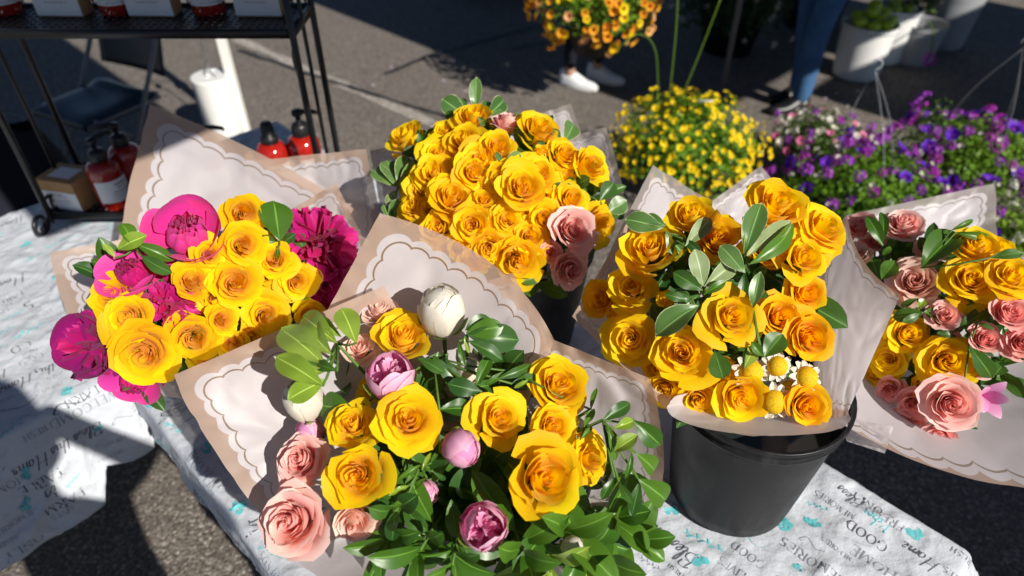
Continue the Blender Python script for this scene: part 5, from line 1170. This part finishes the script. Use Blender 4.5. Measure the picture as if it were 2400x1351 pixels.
for pts in ([(.75, 3.1, .5), (.74, 3.12, .8), (.72, 3.13, 1.02)], [(.70, 3.1, .48), (.66, 3.12, .72), (.58, 3.12, .80), (.50, 3.1, .76), (.47, 3.1, .72)], [(.80, 3.1, .48), (.86, 3.12, .7), (.92, 3.14, .95)]):
    MB().tube([p - Vector(yp.location) for p in spline(pts)], .0022, 6).build('long_stem', M['fol'], yp)
MB().box((0, 0, 0), (.07, .002, .028), mat=T(.02, -.12, .55) @ Matrix.Rotation(R_(50), 4, 'X')).build('plant_tag', M['card'], yp)
op = potted('round ball of orange and gold flowers hanging from a hand', 'hanging_basket', .48, 4.10, .685, .345, .30, 0, 4200, .03, [(['org', 'org', 'org', 'org2', 'peach'], 298, .026, -.8)], 9, pot=False, potz=.50, group='hanging baskets', lump=.12)
MB().lathe([(0, -.14), (.10, -.14), (.16, .02), (.165, .03), (.15, .03), (0, .0)], 24).build('pot', M['bucket'], op)
hanger(op, (.48, 4.12, 1.14), .34, .30, 'blackplastic')
wp = potted('pot of white, pink and purple flowers behind the purple ones', 'mixed_flower_pot', 1.60, 3.24, .19, .25, .15, 0, 3000, .026, [('cream', 60, .018, -.1), ('pink', 18, .022, .0), ('wht', 30, .022, -.1), ('purp', 12, .026, .1)], 12, lump=.2, fol_mat='fol_olive')
p1 = potted('wide pot of violet and magenta flowers with a clear hanger', 'mixed_flower_pot', 1.63, 2.72, .22, .36, .18, 0, 4600, .028, [('purp', 46, .034, -.15), ('viol', 20, .036, -.1), ('mag', 26, .034, -.15), ('cream', 34, .012, -.1), ('wht', 5, .02, 0)], 15, lump=.22)
hanger(p1, (1.555, 2.86, .735), .30, .26, 'clear')
p2 = potted('purple flowering pot with a grey wire hanger at the right edge', 'mixed_flower_pot', 2.26, 3.02, .24, .36, .18, 0, 4600, .028, [('purp', 60, .034, -.15), ('mag', 30, .034, -.1), ('viol', 18, .036, -.1), ('cream', 44, .014, -.1)], 18, lump=.22)
hanger(p2, (2.34, 3.12, .735), .34, .28, 'greymetal')
p3 = potted('white and violet flowers low behind the far right wrap', 'mixed_flower_pot', 2.10, 2.30, .22, .30, .18, 0, 2600, .028, [('wht', 60, .024, -.1), ('viol', 18, .034, -.1), ('purp', 24, .03, -.1)], 21, lump=.2)
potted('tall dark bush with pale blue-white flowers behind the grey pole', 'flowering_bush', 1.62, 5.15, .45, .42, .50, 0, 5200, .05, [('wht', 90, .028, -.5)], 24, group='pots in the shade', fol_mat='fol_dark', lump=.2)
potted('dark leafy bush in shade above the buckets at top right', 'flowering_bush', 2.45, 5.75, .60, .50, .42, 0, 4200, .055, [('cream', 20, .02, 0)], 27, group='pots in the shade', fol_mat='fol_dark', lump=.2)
potted('loose cream and red flowers in the small grey pot at top right', 'cut_flower_bunch', 2.86, 4.98, .42, .13, .13, 0, 500, .04, [('cream', 22, .02, -.1), ('pink', 8, .018, -.1)], 29, pot=False, potz=.30, group='pots in the shade', fol_mat='fol_olive', lump=.3)

# ------------------------------------------------------------------ pails behind the plants
bk = lambda n, l, x, y, rt, rb, h, m, hd=False: bucket(n, l, 'bucket', x, y, .0, rt, rb, h, m, 'pale pails in the background', hd)
bk('pail', 'white plastic pail of green apples in dappled light', 2.40, 4.66, .175, .150, .36, 'white_plastic', True)
bk('pail', 'white plastic pail right behind the one with green apples', 2.70, 4.95, .165, .135, .38, 'white_plastic')
bk('pail', 'low grey pail with loose flowers at top right', 2.90, 4.92, .165, .14, .28, 'grey_plastic')
bk('pail', 'tall tapered grey planter at the top right', 3.28, 5.25, .20, .15, .50, 'grey_plastic')
ra = random.Random(3); am = MB(); apr = []
for k in range(13): a = -math.pi / 2 + math.pi * k / 12; apr.append((max(0, math.cos(a) * (1 + .12 * math.sin(a))), math.sin(a) * .9 - (.22 * (k == 12)) + (.1 * (k == 0))))
am = MB().lathe(apr, 18).mesh('apple_skin', M['apple']); ast = MB().tube([(0, 0, .55), (.05, 0, 1.0)], .05, 5).mesh('apple_stalk', M['twig'])
for i, (dx, dy, dz, w) in enumerate([(-.10, -.06, .34, 'at the left rim'), (-.03, -.11, .33, 'at the front left rim'), (.05, -.11, .34, 'at the front rim'), (.10, -.05, .345, 'at the right rim'), (-.02, -.01, .39, 'on the middle of the heap'), (.02, .06, .41, 'on the top of the heap'), (.09, .05, .37, 'at the back right'), (-.08, .05, .35, 'at the back left'), (.03, -.04, .36, 'under the topmost one')]):
    t = thing('apple', f'green apple {w} in the white pail', 'apple', T(2.40 + dx, 4.66 + dy, dz + .035) @ Matrix.Rotation(ra.uniform(-.6, .6), 4, 'X') @ Matrix.Rotation(ra.uniform(0, 6), 4, 'Z') @ Matrix.Diagonal((.045, .045, .045, 1)), 'green apples in the pail')
    link('fruit', am, t); link('stalk', ast, t)
for i, (dx, dy, dz, w) in enumerate([(-.05, -.08, .37, 'in front'), (.05, -.07, .375, 'at the right'), (-.01, .02, .385, 'on top')]):
    t = thing('apple', f'green apple {w} in the second white pail', 'apple', T(2.70 + dx, 4.95 + dy, dz) @ Matrix.Diagonal((.042, .042, .042, 1)), 'green apples in the second pail'); link('fruit', am, t); link('stalk', ast, t)
al = thing('allium', 'single magenta flower ball leaning over the asphalt by the pails', 'flower', T(2.78, 4.50, 0), None)
MB().tube(spline([(.12, .38, .30), (.02, .1, .32), (0, 0, .20)]), .006, 6).build('stem', M['stem'], al)
link('flower_head', FM['mag'], al, frame((0, 0, .17), (.2, -.6, .5), 0, .055))
crate = thing('crate', 'black crate in the shade at the top edge of the picture', 'crate', T(-.18, 6.75, 0) @ Matrix.Rotation(R_(-20), 4, 'Z'))
MB().box((0, 0, .01), (.7, .45, .02)).build('crate_floor', M['blackplastic'], crate, False)
for sx, sy, w, d in ((0, -.22, .7, .02), (0, .22, .7, .02), (-.345, 0, .02, .42), (.345, 0, .02, .42)):
    for z in (.06, .15, .24): MB().box((sx, sy, z), (w, d, .06), bev=.004).build('slat', M['blackplastic'], crate, False)

# ------------------------------------------------------------------ people
def body(name, verts, edges, rad, root, mats, pick):
    me = bpy.data.meshes.new(name); me.from_pydata(verts, edges, []); o = bpy.data.objects.new(name + '_tmp', me); COL.objects.link(o)
    sk = o.modifiers.new('s', 'SKIN'); sk.use_smooth_shade = True
    for i, sv in enumerate(me.skin_vertices[0].data):
        r = rad[i]; sv.radius = r if isinstance(r, tuple) else (r, r); sv.use_root = (i == root)
    o.modifiers.new('d', 'SUBSURF').levels = 2
    dg = bpy.context.evaluated_depsgraph_get(); out = bpy.data.meshes.new_from_object(o.evaluated_get(dg)); bpy.data.objects.remove(o)
    for m in mats: out.materials.append(m)
    out.polygons.foreach_set('material_index', [pick(p.center) for p in out.polygons]); return out
def shoe(parent, pos, rz, mat, sole, laces=True, L=.28):
    sh_ = MB()
    def fn(u, v):
        a = math.pi * u; x = (v - .38) * L; w = (.036 + .014 * math.sin(math.pi * min(1, v * 1.15)) ) * (1 if v < .8 else math.sqrt(max(0, 1 - ((v - .8) / .2) ** 2)) * .95 + .05) * (1 if v > .07 else .55 + v * 6)
        h = .082 - .045 * smooth(v, .25, .75) - .012 * smooth(v, .8, 1); return (x, math.cos(a) * w, .022 + h * math.sin(a) ** .75)
    sh_.grid(16, 18, fn); M4 = Matrix.Translation(pos) @ Matrix.Rotation(rz, 4, 'Z')
    s = link('shoe', sh_.mesh('shoe_upper', M[mat]), parent, M4)
    so = MB()
    def sf(u, v):
        a = TAU * u; vv = .5 + .5 * math.cos(a); x = (vv - .38) * L * 1.02; w = (.040 + .014 * math.sin(math.pi * min(1, vv * 1.1))) * abs(math.sin(a)) ** .5; return (x, math.copysign(w, math.sin(a)), .030 * v + (.008 * smooth(vv, .85, 1)))
    so.grid(32, 2, sf, wrap=True); n0 = len(so.v); so.f.append(tuple(range(31, -1, -1))); so.mi.append(0); link('sole', so.mesh('shoe_sole', M[sole]), s)
    if laces:
        lm = MB()
        for k in range(5): lm.tube([((.06 + .022 * k) - .38 * L + .05, -.026, .085 - .008 * k), ((.06 + .022 * k) - .38 * L + .055, 0, .098 - .010 * k), ((.06 + .022 * k) - .38 * L + .05, .026, .085 - .008 * k)], .0035, 5)
        link('laces', lm.mesh('shoe_laces', M['card']), s)
    return s
def person(label, x, y, rz, legs_mat, top_mat, ankle, arms, shoes, stance=.09, stride=0.0, bulk=1.0):
    t = thing('person', label, 'person', T(x, y, 0) @ Matrix.Rotation(rz, 4, 'Z'))
    v, e, r = [(0, 0, .95), (0, 0, 1.12), (0, .0, 1.35), (0, 0, 1.47), (.01, 0, 1.56), (.02, 0, 1.68)], [(0, 1), (1, 2), (2, 3), (3, 4), (4, 5)], [.135, .12, (.15, .11), .055, .055, .095]
    for s in (-1, 1):
        b = len(v); st = stride * s; k = bulk
        v += [(0, s * .095, .90), (.02 + st * .5, s * stance, .50), (st - .005, s * stance, .28), (st - .01, s * stance, .10), (st + .02, s * stance, .05)]
        r += [.085 * k, .060 * k, .056 * k, (.036 if ankle else .062) * 1.0, .034]; e += [(0, b), (b, b + 1), (b + 1, b + 2), (b + 2, b + 3), (b + 3, b + 4)]
        a = len(v); sh, el, hd = (0, s * .19, 1.40), arms[0 if s < 0 else 1][0], arms[0 if s < 0 else 1][1]
        v += [sh, el, hd, tuple(Vector(hd) + (Vector(hd) - Vector(el)).normalized() * .08)]; r += [.055, .042, .030, .034]; e += [(2, a), (a, a + 1), (a + 1, a + 2), (a + 2, a + 3)]
    me = body('body', v, e, r, 0, [M[legs_mat], M[top_mat], M['skin']], lambda c: 2 if (c.z > 1.52 or (ankle and c.z < .13)) else (1 if c.z > .98 else 0))
    link('body', me, t)
    for s in (-1, 1): shoe(t, (stride * s + .03, s * stance, 0), shoes[1], shoes[0], 'white_plastic' if shoes[0] == 'sneaker' else 'blackplastic', shoes[0] == 'sneaker')
    hr = MB().lathe([(0, .13), (.06, .12), (.10, .07), (.115, .0), (.11, -.08), (.06, -.10)], 20, c=(-.015, 0, 1.70)); hr.build('hair', M['twig'], t)
    return t
person('person in dark leggings and white knit sneakers behind the orange flower ball', .49, 4.52, R_(-22), 'darkcloth', 'darkcloth', True, [((.10, -.28, 1.12), (.26, -.06, 1.16)), ((.0, .26, 1.12), (.05, .27, .88))], ('sneaker', R_(-12)), .085, .07)
person('person in blue jeans and dark shoes standing behind the flower pots', 1.82, 4.16, R_(200), 'denim', 'darkcloth', False, [((.03, -.27, 1.12), (.18, -.22, .98)), ((.03, .27, 1.12), (.18, .2, .98))], ('blackplastic', 0.0), .075, .05, 1.22)

# ------------------------------------------------------------------ market tents that shade the far side (their roofs are above the picture)
def tent(label, p0, p1, q0, q1, z=2.35, legs=((0, 0), (1, 0), (0, 1), (1, 1))):
    c = world((p0 + p1) / 2, (q0 + q1) / 2, 0); t = thing('market_tent', label, 'tent', T(c) @ Matrix.Rotation(R_(45), 4, 'Z'), 'market tents'); L, W = p1 - p0, q1 - q0
    m = MB(); cs = [(-L / 2, W / 2), (L / 2, W / 2), (L / 2, -W / 2), (-L / 2, -W / 2)]
    m.add([(x, y, z) for x, y in cs] + [(0, 0, z + .7)], [(0, 1, 4), (1, 2, 4), (2, 3, 4), (3, 0, 4)])
    m.build('roof', M['canvas'], t, False)
    v = MB()
    for k in range(4): a, b = cs[k], cs[(k + 1) % 4]; v.add([(*a, z), (*b, z), (*b, z - .22), (*a, z - .22)], [(0, 1, 2, 3)])
    v.build('valance', M['canvas'], t, False)
    for a, b in legs: MB().tube([((a - .5) * (L - .1), (b - .5) * (W - .1), 0), ((a - .5) * (L - .1), (b - .5) * (W - .1), z)], .022, 8).build('leg', M['greymetal'], t)
    return t
TENTS = [('tent roof shading the asphalt behind the orange flower ball', 3.30, 6.5, -.40, 1.1, ((1, 1),)), ('tent roof shading the far asphalt at the top left', 3.02, 6.5, -4.4, -.43, ((1, 0),)), ('tent roof shading the pails at top right', 4.25, 7.3, 1.65, 5.2, ((1, 1), (1, 0)))]
for lab, a, b, c, d, lg in TENTS: tent(lab, a, b, c, d, 2.35, lg)
gp = thing('grey_pole', 'thin grey metal pole standing in front of the dark bush', 'pole', T(on(1690, 224)))
MB().tube([(0, 0, .012), (0, 0, 2.34)], .017, 10).build('pole_tube', M['greymetal'], gp); MB().lathe([(0, 0), (.05, 0), (.05, .008), (.02, .014), (0, .014)], 16).build('foot', M['greymetal'], gp)

ph = person('photographer standing at the table corner, seen only by their shadow', 0, 0, 0, 'denim', 'darkcloth', False, [((.08, -.29, 1.46), (.12, -.07, 1.60)), ((.06, .26, 1.36), (.12, .03, 1.58))], ('blackplastic', 0.0), .10, .03, 1.1)
ph.matrix_local = T(-.02, -.32, 0) @ Matrix.Rotation(R_(90), 4, 'Z') @ Matrix.Diagonal((1.09, 1.09, 1.09, 1))
